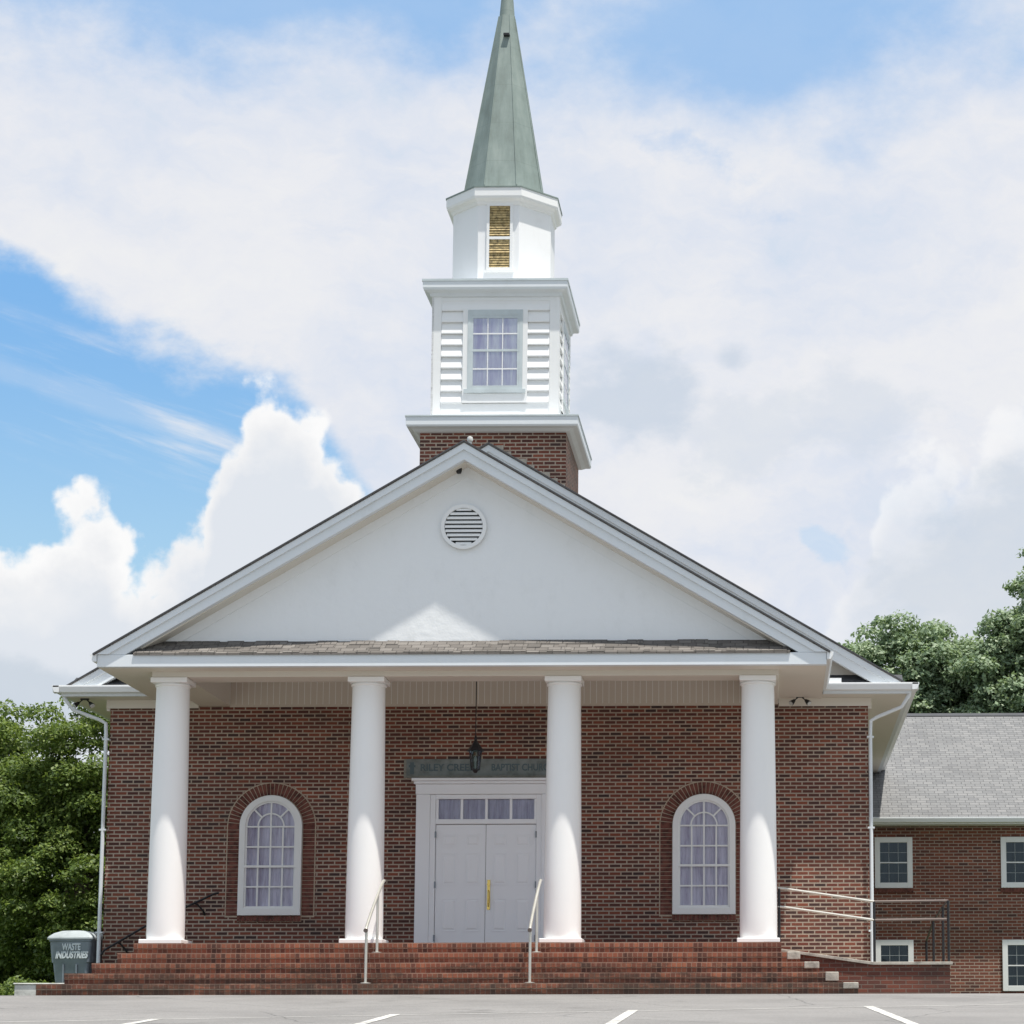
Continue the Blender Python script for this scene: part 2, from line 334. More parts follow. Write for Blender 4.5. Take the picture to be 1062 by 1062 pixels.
wr = k.math('ADD', k.math('MULTIPLY', k.noise(tc, 18.0, 6, 0.75), 0.6), k.math('MULTIPLY', k.noise(tc, 2.0, 4), 0.4))
k.l(k.ramp(wr, [(0.38, (0.19, 0.186, 0.18)), (0.47, (0.44, 0.435, 0.41)), (0.6, (0.58, 0.575, 0.55))]), b.inputs['Base Color']); b.inputs['Roughness'].default_value = 0.85
m, k, b = mat('grass')
tc = k.n('ShaderNodeTexCoord').outputs['Object']
k.l(k.ramp(k.noise(tc, 2.5, 8, 0.7), [(0.3, (0.03, 0.05, 0.012)), (0.7, (0.07, 0.10, 0.025))]), b.inputs['Base Color']); b.inputs['Roughness'].default_value = 1

# ------------------------------------------------------------------ mesh helpers
class MB:
    def __init__(s): s.v = []; s.f = []
    def add(s, vs, fs):
        o = len(s.v); s.v += [tuple(p) for p in vs]; s.f += [tuple(i + o for i in q) for q in fs]; return s
    def box(s, x0, x1, y0, y1, z0, z1):
        return s.add([(x0, y0, z0), (x1, y0, z0), (x1, y1, z0), (x0, y1, z0), (x0, y0, z1), (x1, y0, z1), (x1, y1, z1), (x0, y1, z1)],
                     [(0, 3, 2, 1), (4, 5, 6, 7), (0, 1, 5, 4), (1, 2, 6, 5), (2, 3, 7, 6), (3, 0, 4, 7)])
    def prism(s, pts, y0, y1):                       # polygon in x,z extruded along y
        n = len(pts); vs = [(x, y0, z) for x, z in pts] + [(x, y1, z) for x, z in pts]
        return s.add(vs, [tuple(range(n)), tuple(range(2 * n - 1, n - 1, -1))] + [(i, i + n, (i + 1) % n + n, (i + 1) % n) for i in range(n)])
    def xprism(s, pts, x0, x1):                      # polygon in y,z extruded along x
        n = len(pts); vs = [(x0, y, z) for y, z in pts] + [(x1, y, z) for y, z in pts]
        return s.add(vs, [tuple(range(n)), tuple(range(2 * n - 1, n - 1, -1))] + [(i, i + n, (i + 1) % n + n, (i + 1) % n) for i in range(n)])
    def tube(s, path, r, n=10, cap=True):
        rr = r if isinstance(r, (list, tuple)) else [r] * len(path)
        P = [Vector(p) for p in path]; rings = []; ref = None
        for i, p in enumerate(P):
            d = (P[min(i + 1, len(P) - 1)] - P[max(i - 1, 0)]).normalized()
            if ref is None:
                ref = Vector((0, 0, 1)) if abs(d.z) < 0.9 else Vector((1, 0, 0))
            a = d.cross(ref).normalized(); b_ = d.cross(a).normalized(); ref = -b_ if ref.dot(-b_) > 0 else b_
            a = d.cross(ref).normalized(); b_ = d.cross(a).normalized()
            rings.append([p + (a * math.cos(2 * math.pi * j / n) + b_ * math.sin(2 * math.pi * j / n)) * rr[i] for j in range(n)])
        vs = [q for r_ in rings for q in r_]; fs = []
        for i in range(len(P) - 1):
            for j in range(n):
                fs.append((i * n + j, i * n + (j + 1) % n, (i + 1) * n + (j + 1) % n, (i + 1) * n + j))
        if cap: fs += [tuple(range(n - 1, -1, -1)), tuple(range((len(P) - 1) * n, len(P) * n))]
        return s.add(vs, fs)
    def lathe(s, prof, cx, cy, n=40, phase=0.0):     # prof: list of (r, z)
        vs = []; fs = []
        for r, z in prof:
            for j in range(n):
                a = 2 * math.pi * (j + phase) / n; vs.append((cx + r * math.cos(a), cy + r * math.sin(a), z))
        for i in range(len(prof) - 1):
            for j in range(n):
                fs.append((i * n + j, i * n + (j + 1) % n, (i + 1) * n + (j + 1) % n, (i + 1) * n + j))
        fs += [tuple(range(n - 1, -1, -1)), tuple(range((len(prof) - 1) * n, len(prof) * n))]
        return s.add(vs, fs)
    def build(s, name, m, parent=None, smooth=False, bevel=0.0, label=None):
        me = bpy.data.meshes.new(name); me.from_pydata(s.v, [], s.f)
        bm = bmesh.new(); bm.from_mesh(me); bmesh.ops.recalc_face_normals(bm, faces=bm.faces)
        uvl = bm.loops.layers.uv.new('UVMap')
        for f in bm.faces:
            n = f.normal
            for lp in f.loops:
                c = lp.vert.co
                if abs(n.z) >= max(abs(n.x), abs(n.y)): lp[uvl].uv = (c.x, c.y)
                elif abs(n.x) > abs(n.y): lp[uvl].uv = (c.y, c.z)
                else: lp[uvl].uv = (c.x, c.z)
        bm.to_mesh(me); bm.free()
        o = bpy.data.objects.new(name, me); col.objects.link(o)
        me.materials.append(M[m] if isinstance(m, str) else m)
        if parent: o.parent = parent
        if smooth:
            for p in me.polygons: p.use_smooth = True
            try: me.set_sharp_from_angle(angle=R(35))
            except Exception: pass
        if bevel:
            bv = o.modifiers.new('bevel', 'BEVEL'); bv.width = bevel; bv.segments = 2; bv.limit_method = 'ANGLE'; bv.angle_limit = R(40)
        if label: o['label'] = label
        return o
def tag(o, label=None, cat=None, group=None, kind=None):
    if label: o['label'] = label
    if cat: o['category'] = cat
    if group: o['group'] = group
    if kind: o['kind'] = kind
    return o
def empty(name, loc=(0, 0, 0)):
    e = bpy.data.objects.new(name, None); col.objects.link(e); e.location = loc; e.empty_display_size = 0.3; return e
def copy_tree(o, parent=None):
    c = o.copy(); col.objects.link(c)
    if parent: c.parent = parent
    for ch in o.children: copy_tree(ch, c)
    return c
def text_obj(name, body, m, parent, loc, size, width=None, depth=0.004, shear=0.0, rot=(90, 0, 0), bold=0.0):
    cu = bpy.data.curves.new(name + '_curve', 'FONT'); cu.body = body; cu.size = size; cu.extrude = depth; cu.align_x = 'CENTER'; cu.align_y = 'CENTER'; cu.shear = shear; cu.offset = bold
    tmp = bpy.data.objects.new(name + '_tmp', cu); col.objects.link(tmp)
    bpy.context.view_layer.update()
    me = bpy.data.meshes.new_from_object(tmp.evaluated_get(bpy.context.evaluated_depsgraph_get()))
    bpy.data.objects.remove(tmp)
    xs = [v.co.x for v in me.vertices]
    if width:
        sc = width / (max(xs) - min(xs))
        for v in me.vertices: v.co.x *= sc
    me.transform(Matrix.Translation(loc) @ Matrix.Rotation(R(rot[2]), 4, 'Z') @ Matrix.Rotation(R(rot[0]), 4, 'X'))
    o = bpy.data.objects.new(name, me); col.objects.link(o); me.materials.clear(); me.materials.append(M[m]); o.parent = parent
    return o

# ------------------------------------------------------------------ ground and car park
S = 0.062; Y0 = -4.98
def gz(y): return S * (y - Y0) if y < Y0 else 0.0
pk = MB()
pk.add([(-60, -75, gz(-75)), (60, -75, gz(-75)), (60, Y0, 0), (-60, Y0, 0)], [(0, 1, 2, 3)])
pk.add([(-6.9, Y0, 0), (60, Y0, 0), (60, 3.0, 0), (-6.9, 3.0, 0)], [(0, 1, 2, 3)])
tag(pk.build('parking_lot', 'asphalt'), 'pale weathered asphalt car park sloping up to the brick steps', kind='structure')
gd = MB()
gd.add([(-400, -75.0, -4.45), (400, -75.0, -4.45), (400, Y0, -0.06), (400, 40, -0.06), (400, 900, 6), (-400, 900, 6), (-400, 40, -0.06), (-400, Y0, -0.06)],
       [(0, 1, 2, 7), (7, 2, 3, 6), (6, 3, 4, 5)])
gd.add([(-400, -400, -4.5), (400, -400, -4.5), (400, -75.0, -4.45), (-400, -75.0, -4.45)], [(0, 1, 2, 3)])
tag(gd.build('ground', 'grass'), 'grass ground around the church', kind='structure')
def stripe(x0, y0, x1, y1, wd, name='parking_line'):
    d = Vector((x1 - x0, y1 - y0, 0)).normalized(); nrm = Vector((-d.y, d.x, 0)) * wd / 2
    pts = [(x0 + nrm.x, y0 + nrm.y), (x0 - nrm.x, y0 - nrm.y), (x1 - nrm.x, y1 - nrm.y), (x1 + nrm.x, y1 + nrm.y)]
    mb = MB(); mb.add([(x, y, gz(y) + 0.005) for x, y in pts], [(0, 1, 2, 3)])
    return mb.build(name, 'line_paint')
for x, y, dx in ((-5.0, -13.9, -0.05), (-2.28, -12.8, -0.03), (0.36, -11.7, 0.0), (3.22, -10.65, -0.05), (6.25, -9.6, 0.32), (9.3, -8.7, 0.4)):
    tag(stripe(x, y, x + dx, y - 5.2, 0.13), 'white painted bay line on the asphalt', group='white bay lines on the car park', kind='structure')
tag(stripe(-8.0, -14.95, 12.5, -7.55, 0.05, 'kerb_line'), 'thin worn pale line crossing the asphalt behind the bays', kind='structure')

# ------------------------------------------------------------------ THE CHURCH
ch = tag(empty('church'), 'red brick church with white columned portico, white pediment and green spired steeple', 'church')
# --- walls
wl = MB(); wl.prism([(-6.7, -0.4), (6.7, -0.4), (6.7, 5.238), (-6.7, 5.238)], 0.0, 0.3)
wl.box(-6.7, -6.4, 0.3, 20, -0.4, 5.18); wl.box(6.4, 6.7, 0.3, 20, -0.4, 5.18); wl.box(-6.4, 6.4, 19.7, 20, -0.4, 5.18)
wl.build('wall', 'wall_brick', ch)
gb = MB(); gb.prism([(-6.75, 5.24), (6.75, 5.24), (6.75, 5.40), (0, 9.40), (-6.75, 5.40)], -0.03, 0.3); gb.build('gable_wall', 'white_paint', ch)

# --- roofs
SL = 0.59
def roof_pair(za, half, y0, y1, m, th=0.07, edge=None):
    r = MB()
    for s in (-1, 1):
        pts = [(0, za), (s * half, za - SL * half), (s * half, za - SL * half - th), (0, za - th)]
        r.prism(pts, y0, y1)
    return r
def rake(za, half, top, bot, y0, y1, zcut=None):
    r = MB()
    for s in (-1, 1):
        a, b_ = za - top, za - bot
        if zcut is None: pts = [(0, a), (s * half, a - SL * half), (s * half, b_ - SL * half), (0, b_)]
        else:
            xa = min(half, (a - zcut) / SL); xb = (b_ - zcut) / SL
            pts = [(0, a), (s * xa, a - SL * xa)] + ([(s * half, zcut)] if xa >= half else []) + [(s * xb, zcut), (0, b_)]
        r.prism(pts, y0, y1)
    return r
roof_pair(9.845, 7.5, -0.52, 20.4, None, 0.03).build('main_roof', 'brown_shingle', ch)
roof_pair(9.02, 5.93, -3.69, -0.035, None, 0.03).build('portico_roof', 'brown_shingle', ch)
# rake boards: crown strip proud of the main board
rake(9.81, 7.42, 0.0, 0.12, -0.50, -0.38, 5.508).build('rake_crown', 'trim_paint', ch)
rake(9.81, 7.3, 0.12, 0.30, -0.47, -0.35, 5.508).build('rake_board', 'trim_paint', ch)
rake(8.985, 5.90, 0.0, 0.11, -3.67, -3.50, 5.508).build('rake_crown', 'trim_paint', ch)
rake(8.985, 5.8, 0.11, 0.27, -3.63, -3.50, 5.508).build('rake_board', 'trim_paint', ch)
rake(8.985, 5.8, 0.27, 0.29, -3.50, -3.18, 5.60).build('rake_soffit', 'soffit_paint', ch)
# dark drip edges
for nm, za, hf, y0 in (('drip_edge', 9.852, 7.52, -0.53), ('drip_edge', 9.028, 5.945, -3.70)):
    d = MB()
    for s in (-1, 1): d.prism([(0, za), (s * hf, za - SL * hf), (s * hf, za - SL * hf - 0.026), (0, za - 0.026)], y0, y0 + 0.04)
    d.build(nm, 'shingle_edge', ch)
# --- pediment
ty = MB(); ty.prism([(-5.25, 5.40), (5.25, 5.40), (5.25, 5.55), (0, 8.655), (-5.25, 5.55)], -3.185, -3.05); ty.build('pediment', 'stucco', ch)
fr = MB()
for s in (-1, 1): fr.prism([(0, 8.75), (s * 5.2, 8.75 - SL * 5.2), (s * 5.2, 8.53 - SL * 5.2), (0, 8.53)], -3.205, -3.186)
fr.build('frieze_board', 'stucco', ch)
# round louvre
lv = MB(); n = 48
for a, b_, y in ((0.315, 0.375, -3.26),):
    vs = []; fs = []
    for j in range(n):
        an = 2 * math.pi * j / n; c_, s_ = math.cos(an), math.sin(an)
        vs += [(-0.045 + a * c_, y, 7.685 + a * s_), (-0.045 + b_ * c_, y, 7.685 + b_ * s_), (-0.045 + b_ * c_, -3.20, 7.685 + b_ * s_), (-0.045 + a * c_, -3.20, 7.685 + a * s_)]
    for j in range(n):
        o_ = j * 4; p_ = ((j + 1) % n) * 4
        for q in range(4): fs.append((o_ + q, o_ + (q + 1) % 4, p_ + (q + 1) % 4, p_ + q))
    lv.add(vs, fs)
lvo = lv.build('round_louvre', 'white_paint', ch)
vd = MB(); vd.add([(-0.045 + 0.32 * math.cos(2 * math.pi * j / n), -3.206, 7.685 + 0.32 * math.sin(2 * math.pi * j / n)) for j in range(n)], [tuple(range(n))]); vd.build('void', 'dark_void', lvo)
sl_ = MB()
for i in range(9):
    z = 7.685 - 0.285 + i * 0.0715; hw = math.sqrt(max(0.0, 0.315 ** 2 - (z - 7.685) ** 2)) - 0.005
    if hw > 0.05: sl_.xprism([(-3.245, z - 0.012), (-3.215, z + 0.036), (-3.210, z + 0.030), (-3.240, z - 0.018)], -0.045 - hw, -0.045 + hw); sl_.xprism([(-3.248, z - 0.02), (-3.244, z + 0.018), (-3.240, z + 0.018), (-3.242, z - 0.02)], -0.045 - hw, -0.045 + hw)
sl_.build('slat', 'white_paint', lvo)
# skirt roof between fascia and pediment
sk = MB(); sk.xprism([(-3.66, 5.49), (-3.66, 5.52), (-3.20, 5.79), (-3.20, 5.74)], -5.30, 5.30)
# course butts of the skirt shingles
sb = sk; rnd = random.Random(4)
for r_ in range(3):
    x = -5.28
    while x < 5.2:
        wdt = rnd.uniform(0.10, 0.3); x1 = min(5.28, x + wdt)
        if rnd.random() < 0.55:
            ya = -3.655 + 0.153 * r_; za_ = 5.523 + 0.09 * r_
            sb.xprism([(ya, za_ + 0.002), (ya, za_ + 0.014), (ya + 0.15, za_ + 0.100), (ya + 0.15, za_ + 0.088)], x, x1 - 0.008)
        x = x1
sb.build('skirt_roof', 'brown_shingle', ch)
# --- portico entablature
fa = MB(); fa.box(-5.885, 5.885, -3.633, -3.50, 5.305, 5.505); fa.build('portico_fascia', 'trim_paint', ch, bevel=0.006)
gprof = [(0, 0), (0.03, -0.10), (0.085, -0.115), (0.085, -0.03), (0.11, 0.0)]
for s in (-1, 1):
    gt = MB(); gt.prism([(s * 5.89, 5.51), (s * 5.89, 5.39), (s * 5.95, 5.39), (s * 5.99, 5.46), (s * 6.0, 5.51)], -3.66, -0.47)
    gt.build('portico_gutter', 'gutter_paint', ch)
sf = MB()
sf.box(-5.885, 5.885, -3.50, -3.15, 5.305, 5.325)
sf.box(-5.885, -5.12, -3.15, -0.03, 5.305, 5.325); sf.box(5.12, 5.885, -3.15, -0.03, 5.305, 5.325)
for s in (-1, 1): sf.box(min(s * 5.80, s * 5.883), max(s * 5.80, s * 5.883), -3.50, -0.5, 5.327, 5.50)
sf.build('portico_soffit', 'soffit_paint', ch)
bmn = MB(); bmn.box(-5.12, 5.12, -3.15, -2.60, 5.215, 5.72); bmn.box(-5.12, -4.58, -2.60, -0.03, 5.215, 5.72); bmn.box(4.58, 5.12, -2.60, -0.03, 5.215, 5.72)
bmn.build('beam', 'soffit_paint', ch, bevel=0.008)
cl = MB(); x = -4.58
while x < 4.57:                                   # upright beadboard above the brick, under the porch ceiling
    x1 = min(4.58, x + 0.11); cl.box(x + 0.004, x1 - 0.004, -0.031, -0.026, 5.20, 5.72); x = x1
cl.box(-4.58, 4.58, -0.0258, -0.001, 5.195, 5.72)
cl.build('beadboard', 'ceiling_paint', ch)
cl = MB(); cl.box(-4.58, 4.58, -2.60, -0.038, 5.722, 5.75); cl.build('porch_ceiling', 'white_paint', ch)
# --- columns
def column():
    c = MB(); prof = [(0.300, 0.94), (0.304, 1.0)]
    H0, H1 = 1.0, 5.06
    for i in range(1, 15):
        f = i / 14; r = 0.304 - 0.036 * (f ** 1.5); prof.append((r, H0 + (H1 - H0) * f))
    prof += [(0.268, 5.075), (0.285, 5.085), (0.290, 5.10), (0.285, 5.115), (0.270, 5.125), (0.272, 5.135)]
    c.lathe(prof, 0, 0, 56); return c
first = None
for X in (-4.84, -1.615, 1.60, 4.775):
    if first is None:
        co = column().build('column', 'column_paint', ch, smooth=True)
        b1 = MB(); b1.box(-0.345, 0.345, -0.345, 0.345, 0.852, 0.942); b1.build('plinth', 'column_paint', co, bevel=0.012)
        b2 = MB(); b2.box(-0.30, 0.30, -0.30, 0.30, 5.13, 5.213); b2.build('capital', 'column_paint', co, bevel=0.01)
        first = co
    else: co = copy_tree(first, ch)
    co.location = (X, -2.87, 0)
# --- deck and steps (each level one riser lower, wider and deeper)
st = MB(); nz = random.Random(2)
lv_z = [0.85, 0.68, 0.51, 0.34, 0.17]; lv_x = [-5.14, -5.30, -5.60, -5.92, -6.25]
for i, z in enumerate(lv_z):
    hw = 5.14 + 0.29 * i; yf = -3.62 - 0.33 * i
    st.box(lv_x[i], hw, yf, 0.0 if i == 0 else -0.02 * i, -0.3 + 0.01 * i, z)
st.build('steps', 'step_brick', ch)
for i, z in enumerate(lv_z):   # projecting nosing bricks worn rough, laid one by one
    hw = 5.14 + 0.29 * i; yf = -3.62 - 0.33 * i; x = lv_x[i]; ns = MB()
    while x < hw - 0.02:
        x1 = min(hw, x + 0.40); d_ = nz.uniform(0.0, 0.012)
        ns.box(x + 0.002, x1, yf - 0.016 - d_, yf - 0.001, z - 0.072, z + 0.003 + d_ * 0.4); x = x1
    ns.build('step_nosing', 'step_brick', ch)
for i, z in enumerate(lv_z):
    mj = MB(); hw = 5.14 + 0.29 * i; yf = -3.62 - 0.33 * i
    mj.box(lv_x[i], hw, yf - 0.006, yf - 0.0005, z - 0.088, z - 0.073)
    mj.build('mortar_joint', 'mortar', ch)
for i in range(4):
    hw = 5.14 + 0.29 * (i + 1); z = lv_z[i + 1]; yf = -3.62 - 0.33 * (i + 1); rp = MB()
    rp.box(hw - 0.20 - 0.03 * (i % 2), hw + 0.004, yf - 0.034, yf + 0.20, z - (0.115, 0.10, 0.135, 0.09)[i], z + 0.006)
    rp.build('end_block', 'concrete', ch, bevel=0.012)

# --- main eave returns, gutters, soffits, downspouts
for s in (-1, 1):
    ret = MB(); a, b_ = sorted((s * 5.90, s * 7.44)); ret.box(a, b_, -0.47, -0.40, 5.33, 5.47)
    ret.box(*sorted((s * 7.36, s * 7.44)), -0.40, 20.3, 5.33, 5.47); ret.build('eave_fascia', 'trim_paint', ch)
    g = MB(); g.xprism([(-0.472, 5.505), (-0.60, 5.505), (-0.60, 5.475), (-0.565, 5.385), (-0.472, 5.375)], *sorted((s * 5.90, s * 7.56)))
    g.prism([(s * 7.445, 5.505), (s * 7.57, 5.505), (s * 7.57, 5.475), (s * 7.535, 5.385), (s * 7.445, 5.375)], -0.60, 20.3); g.build('gutter', 'gutter_paint', ch, bevel=0.006)
    so_ = MB(); so_.box(*sorted((s * 5.888, s * 7.36)), -0.40, -0.035, 5.325, 5.345); so_.box(*sorted((s * 6.76, s * 7.36)), -0.035, 20.3, 5.325, 5.345)
    so_.build('eave_soffit', 'soffit_paint', ch)
    fz = MB(); fz.box(*sorted((s * 5.13, s * 6.76)), -0.055, -0.032, 5.175, 5.322); fz.box(*sorted((s * 6.703, s * 6.76)), -0.032, 20.2, 5.13, 5.322); fz.build('eave_frieze', 'soffit_paint', ch)
    pr = MB(); pr.prism([(s * 5.95, 5.50), (s * 7.15, 5.50), (s * 6.35, 5.97), (s * 5.95, 5.97)], -0.095, -0.06); pr.build('return_backing', 'soffit_paint', ch)
    pz = MB(); pz.xprism([(-0.47, 5.475), (-0.47, 5.51), (-0.10, 5.72), (-0.10, 5.50)], *sorted((s * 5.95, s * 7.30))); pz.build('return_roof', 'shingle_edge', ch)
    dp = MB(); x = s * 6.735
    def rect_pipe(mb, path, wx, wy):
        mb.tube(path, [wx] * len(path), 4)
    path = [(s * 7.42, -0.42, 5.40), (s * 7.40, -0.40, 5.30), (s * 7.28, -0.30, 5.12), (s * 6.85, -0.14, 4.96), (s * 6.745, -0.11, 4.90), (s * 6.735, -0.10, 4.7), (s * 6.735, -0.10, 0.62)]
    dp.tube(path, 0.033, 8)
    for zz in (1.2, 3.0, 4.6): dp.box(s * 6.735 - 0.06, s * 6.735 + 0.06, -0.13, 0.02, zz, zz + 0.03)
    dp.build('downspout', 'trim_paint', ch, smooth=True)
fp = MB(); fp.box(6.0, 6.22, -0.50, -0.36, 5.51, 5.60); fp.build('return_block', 'gutter_paint', ch)

# --- arched windows
def arch_pts(hw, zs, zb, n=28):
    return [(-hw, zb)] + [(hw * math.cos(math.pi - math.pi * i / n), zs + hw * math.sin(math.pi - math.pi * i / n)) for i in range(n + 1)] + [(hw, zb)]
def ring(outer, inner, y0, y1):
    mb = MB(); n = len(outer)
    vs = [(x, y0, z) for x, z in outer] + [(x, y0, z) for x, z in inner] + [(x, y1, z) for x, z in outer] + [(x, y1, z) for x, z in inner]
    fs = []
    for i in range(n):
        j = (i + 1) % n
        fs += [(i, j, j + n, i + n), (i + 2 * n, i + 3 * n, j + 3 * n, j + 2 * n), (i, i + 2 * n, j + 2 * n, j), (i + n, j + n, j + 3 * n, i + 3 * n)]
    return mb.add(vs, fs)
def arched_window(X):
    zs, zb = 3.07, 1.51
    e = ring(arch_pts(0.55, zs, zb), arch_pts(0.445, zs, zb + 0.12), -0.085, -0.001).build('window', 'white_paint', ch, bevel=0.006)
    e.location = (X, 0, 0)
    ring(arch_pts(0.447, zs, zb + 0.118), arch_pts(0.415, zs, zb + 0.16), -0.06, -0.02).build('sash', 'white_paint', e)
    rl = MB(); rl.box(-0.45, 0.45, -0.085, -0.045, 2.345, 2.385); rl.build('meeting_rail', 'white_paint', e)
    mu = MB(); w2 = 0.014
    for xx in (-0.215, 0.0, 0.215): mu.box(xx - w2, xx + w2, -0.062, -0.042, zb + 0.15, zs + (0.414 if xx == 0 else 0.0))
    for zz in (2.01, 2.71, 3.065): mu.box(-0.42, 0.42, -0.0625, -0.0425, zz - w2, zz + w2)
    na = 20
    for i in range(na):
        a0, a1 = math.pi * i / na, math.pi * (i + 1) / na; r0, r1 = 0.215, 0.24
        mu.add([(r0 * math.cos(a0), -0.0615, zs + r0 * math.sin(a0)), (r1 * math.cos(a0), -0.0615, zs + r1 * math.sin(a0)), (r1 * math.cos(a1), -0.0615, zs + r1 * math.sin(a1)), (r0 * math.cos(a1), -0.0615, zs + r0 * math.sin(a1)),
                (r0 * math.cos(a0), -0.042, zs + r0 * math.sin(a0)), (r1 * math.cos(a0), -0.042, zs + r1 * math.sin(a0)), (r1 * math.cos(a1), -0.042, zs + r1 * math.sin(a1)), (r0 * math.cos(a1), -0.042, zs + r0 * math.sin(a1))],
               [(0, 1, 2, 3), (7, 6, 5, 4), (0, 4, 5, 1), (3, 2, 6, 7)])
    for an in (45, 135):
        c_, s_ = math.cos(R(an)), math.sin(R(an)); px, pz_ = -s_ * w2, c_ * w2
        p0 = (0.235 * c_, zs + 0.235 * s_); p1 = (0.42 * c_, zs + 0.42 * s_)
        mu.prism([(p0[0] + px, p0[1] + pz_), (p0[0] - px, p0[1] - pz_), (p1[0] - px, p1[1] - pz_), (p1[0] + px, p1[1] + pz_)], -0.0605, -0.042)
    mu.build('muntin', 'white_paint', e)
    gl = MB(); gl.add([(x, -0.040, z) for x, z in arch_pts(0.44, zs, zb + 0.13)], [tuple(range(31))]); gl.build('pane', 'glass', e)
    cu = MB(); N = 90; vs = []; fs = []
    for i in range(N + 1):
        x = -0.44 + 0.88 * i / N; top = zs + math.sqrt(max(0, 0.44 ** 2 - x * x)) - 0.001
        y = -0.016 + 0.007 * math.sin(x * 62 + 1.2 * math.sin(x * 9)) ; vs += [(x, y, zb + 0.125), (x, y, top)]
    for i in range(N): fs.append((2 * i, 2 * i + 2, 2 * i + 3, 2 * i + 1))
    cu.add(vs, fs).build('curtain', 'sheer_curtain', e)
    # brick surround: voussoirs, jamb stretchers, rowlock sill
    rb = random.Random(int(X * 10)); bs = MB()
    NV = 31
    for i in range(NV):
        a0 = math.pi * (i + 0.10) / NV; a1 = math.pi * (i + 0.90) / NV; r0, r1 = 0.562, 0.765; y = -0.014 - rb.uniform(0, 0.004)
        P = [(r * math.cos(a), zs + r * math.sin(a)) for r, a in ((r0, a0), (r1, a0), (r1, a1), (r0, a1))]; bs.prism(P, y, -0.001)
    for s in (-1, 1):
        z = zb - 0.005
        while z < zs - 0.03:
            bs.box(*sorted((s * 0.562, s * 0.765)), -0.013 - rb.uniform(0, 0.004), -0.001, z + 0.005, z + 0.0686 - 0.005); z += 0.0686
    x = -0.56
    while x < 0.55:
        bs.box(x + 0.004, x + 0.066, -0.045, -0.001, zb - 0.105, zb - 0.004); x += 0.07
    bs.build('brick_surround', 'loose_brick', e)
    mo = ring(arch_pts(0.785, zs, zb - 0.03), arch_pts(0.552, zs, zb - 0.001), -0.006, -0.0005); mo.box(-0.56, 0.56, -0.03, -0.0008, zb - 0.112, zb - 0.002)
    mo.build('mortar_backing', 'tan_mortar', e)
    return e
arched_window(-3.79); arched_window(3.81)

# --- door and surround
dr = MB()
dr.box(-1.235, -0.99, -0.13, -0.001, 0.851, 3.62); dr.box(0.97, 1.215, -0.13, -0.001, 0.851, 3.62)          # pilasters
dr.box(-1.245, 1.225, -0.14, -0.001, 3.622, 3.80); dr.box(-1.275, 1.255, -0.18, -0.001, 3.802, 3.85); dr.box(-1.31, 1.29, -0.22, -0.001, 3.852, 3.90)
dr.box(-0.99, -0.895, -0.10, -0.001, 0.851, 3.62); dr.box(0.875, 0.97, -0.10, -0.001, 0.851, 3.62)
dr.box(-0.895, 0.875, -0.10, -0.001, 3.54, 3.62); dr.box(-0.895, 0.875, -0.10, -0.001, 3.10, 3.185)
dro = dr.build('doorway', 'door_paint', ch, bevel=0.008, label='white panelled door surround with pilasters and cornice')
for i in range(5):
    tr_ = MB(); x = -0.868 + i * 0.4315; tr_.box(x - 0.022, x + 0.022, -0.085, -0.03, 3.185, 3.54); tr_.build('transom_bar', 'door_paint', dro)
tp = MB(); tp.add([(-0.89, -0.05, 3.186), (0.87, -0.05, 3.186), (0.87, -0.05, 3.539), (-0.89, -0.05, 3.539)], [(0, 1, 2, 3)]); tp.build('pane', 'glass', dro)
N = 150; vs = []; fs = []
for i in range(N + 1):
    x = -0.89 + 1.76 * i / N; y = -0.02 + 0.008 * math.sin(x * 55 + math.sin(x * 8)); vs += [(x, y, 3.187), (x, y, 3.538)]
for i in range(N): fs.append((2 * i, 2 * i + 2, 2 * i + 3, 2 * i + 1))
MB().add(vs, fs).build('curtain', 'sheer_curtain', dro)
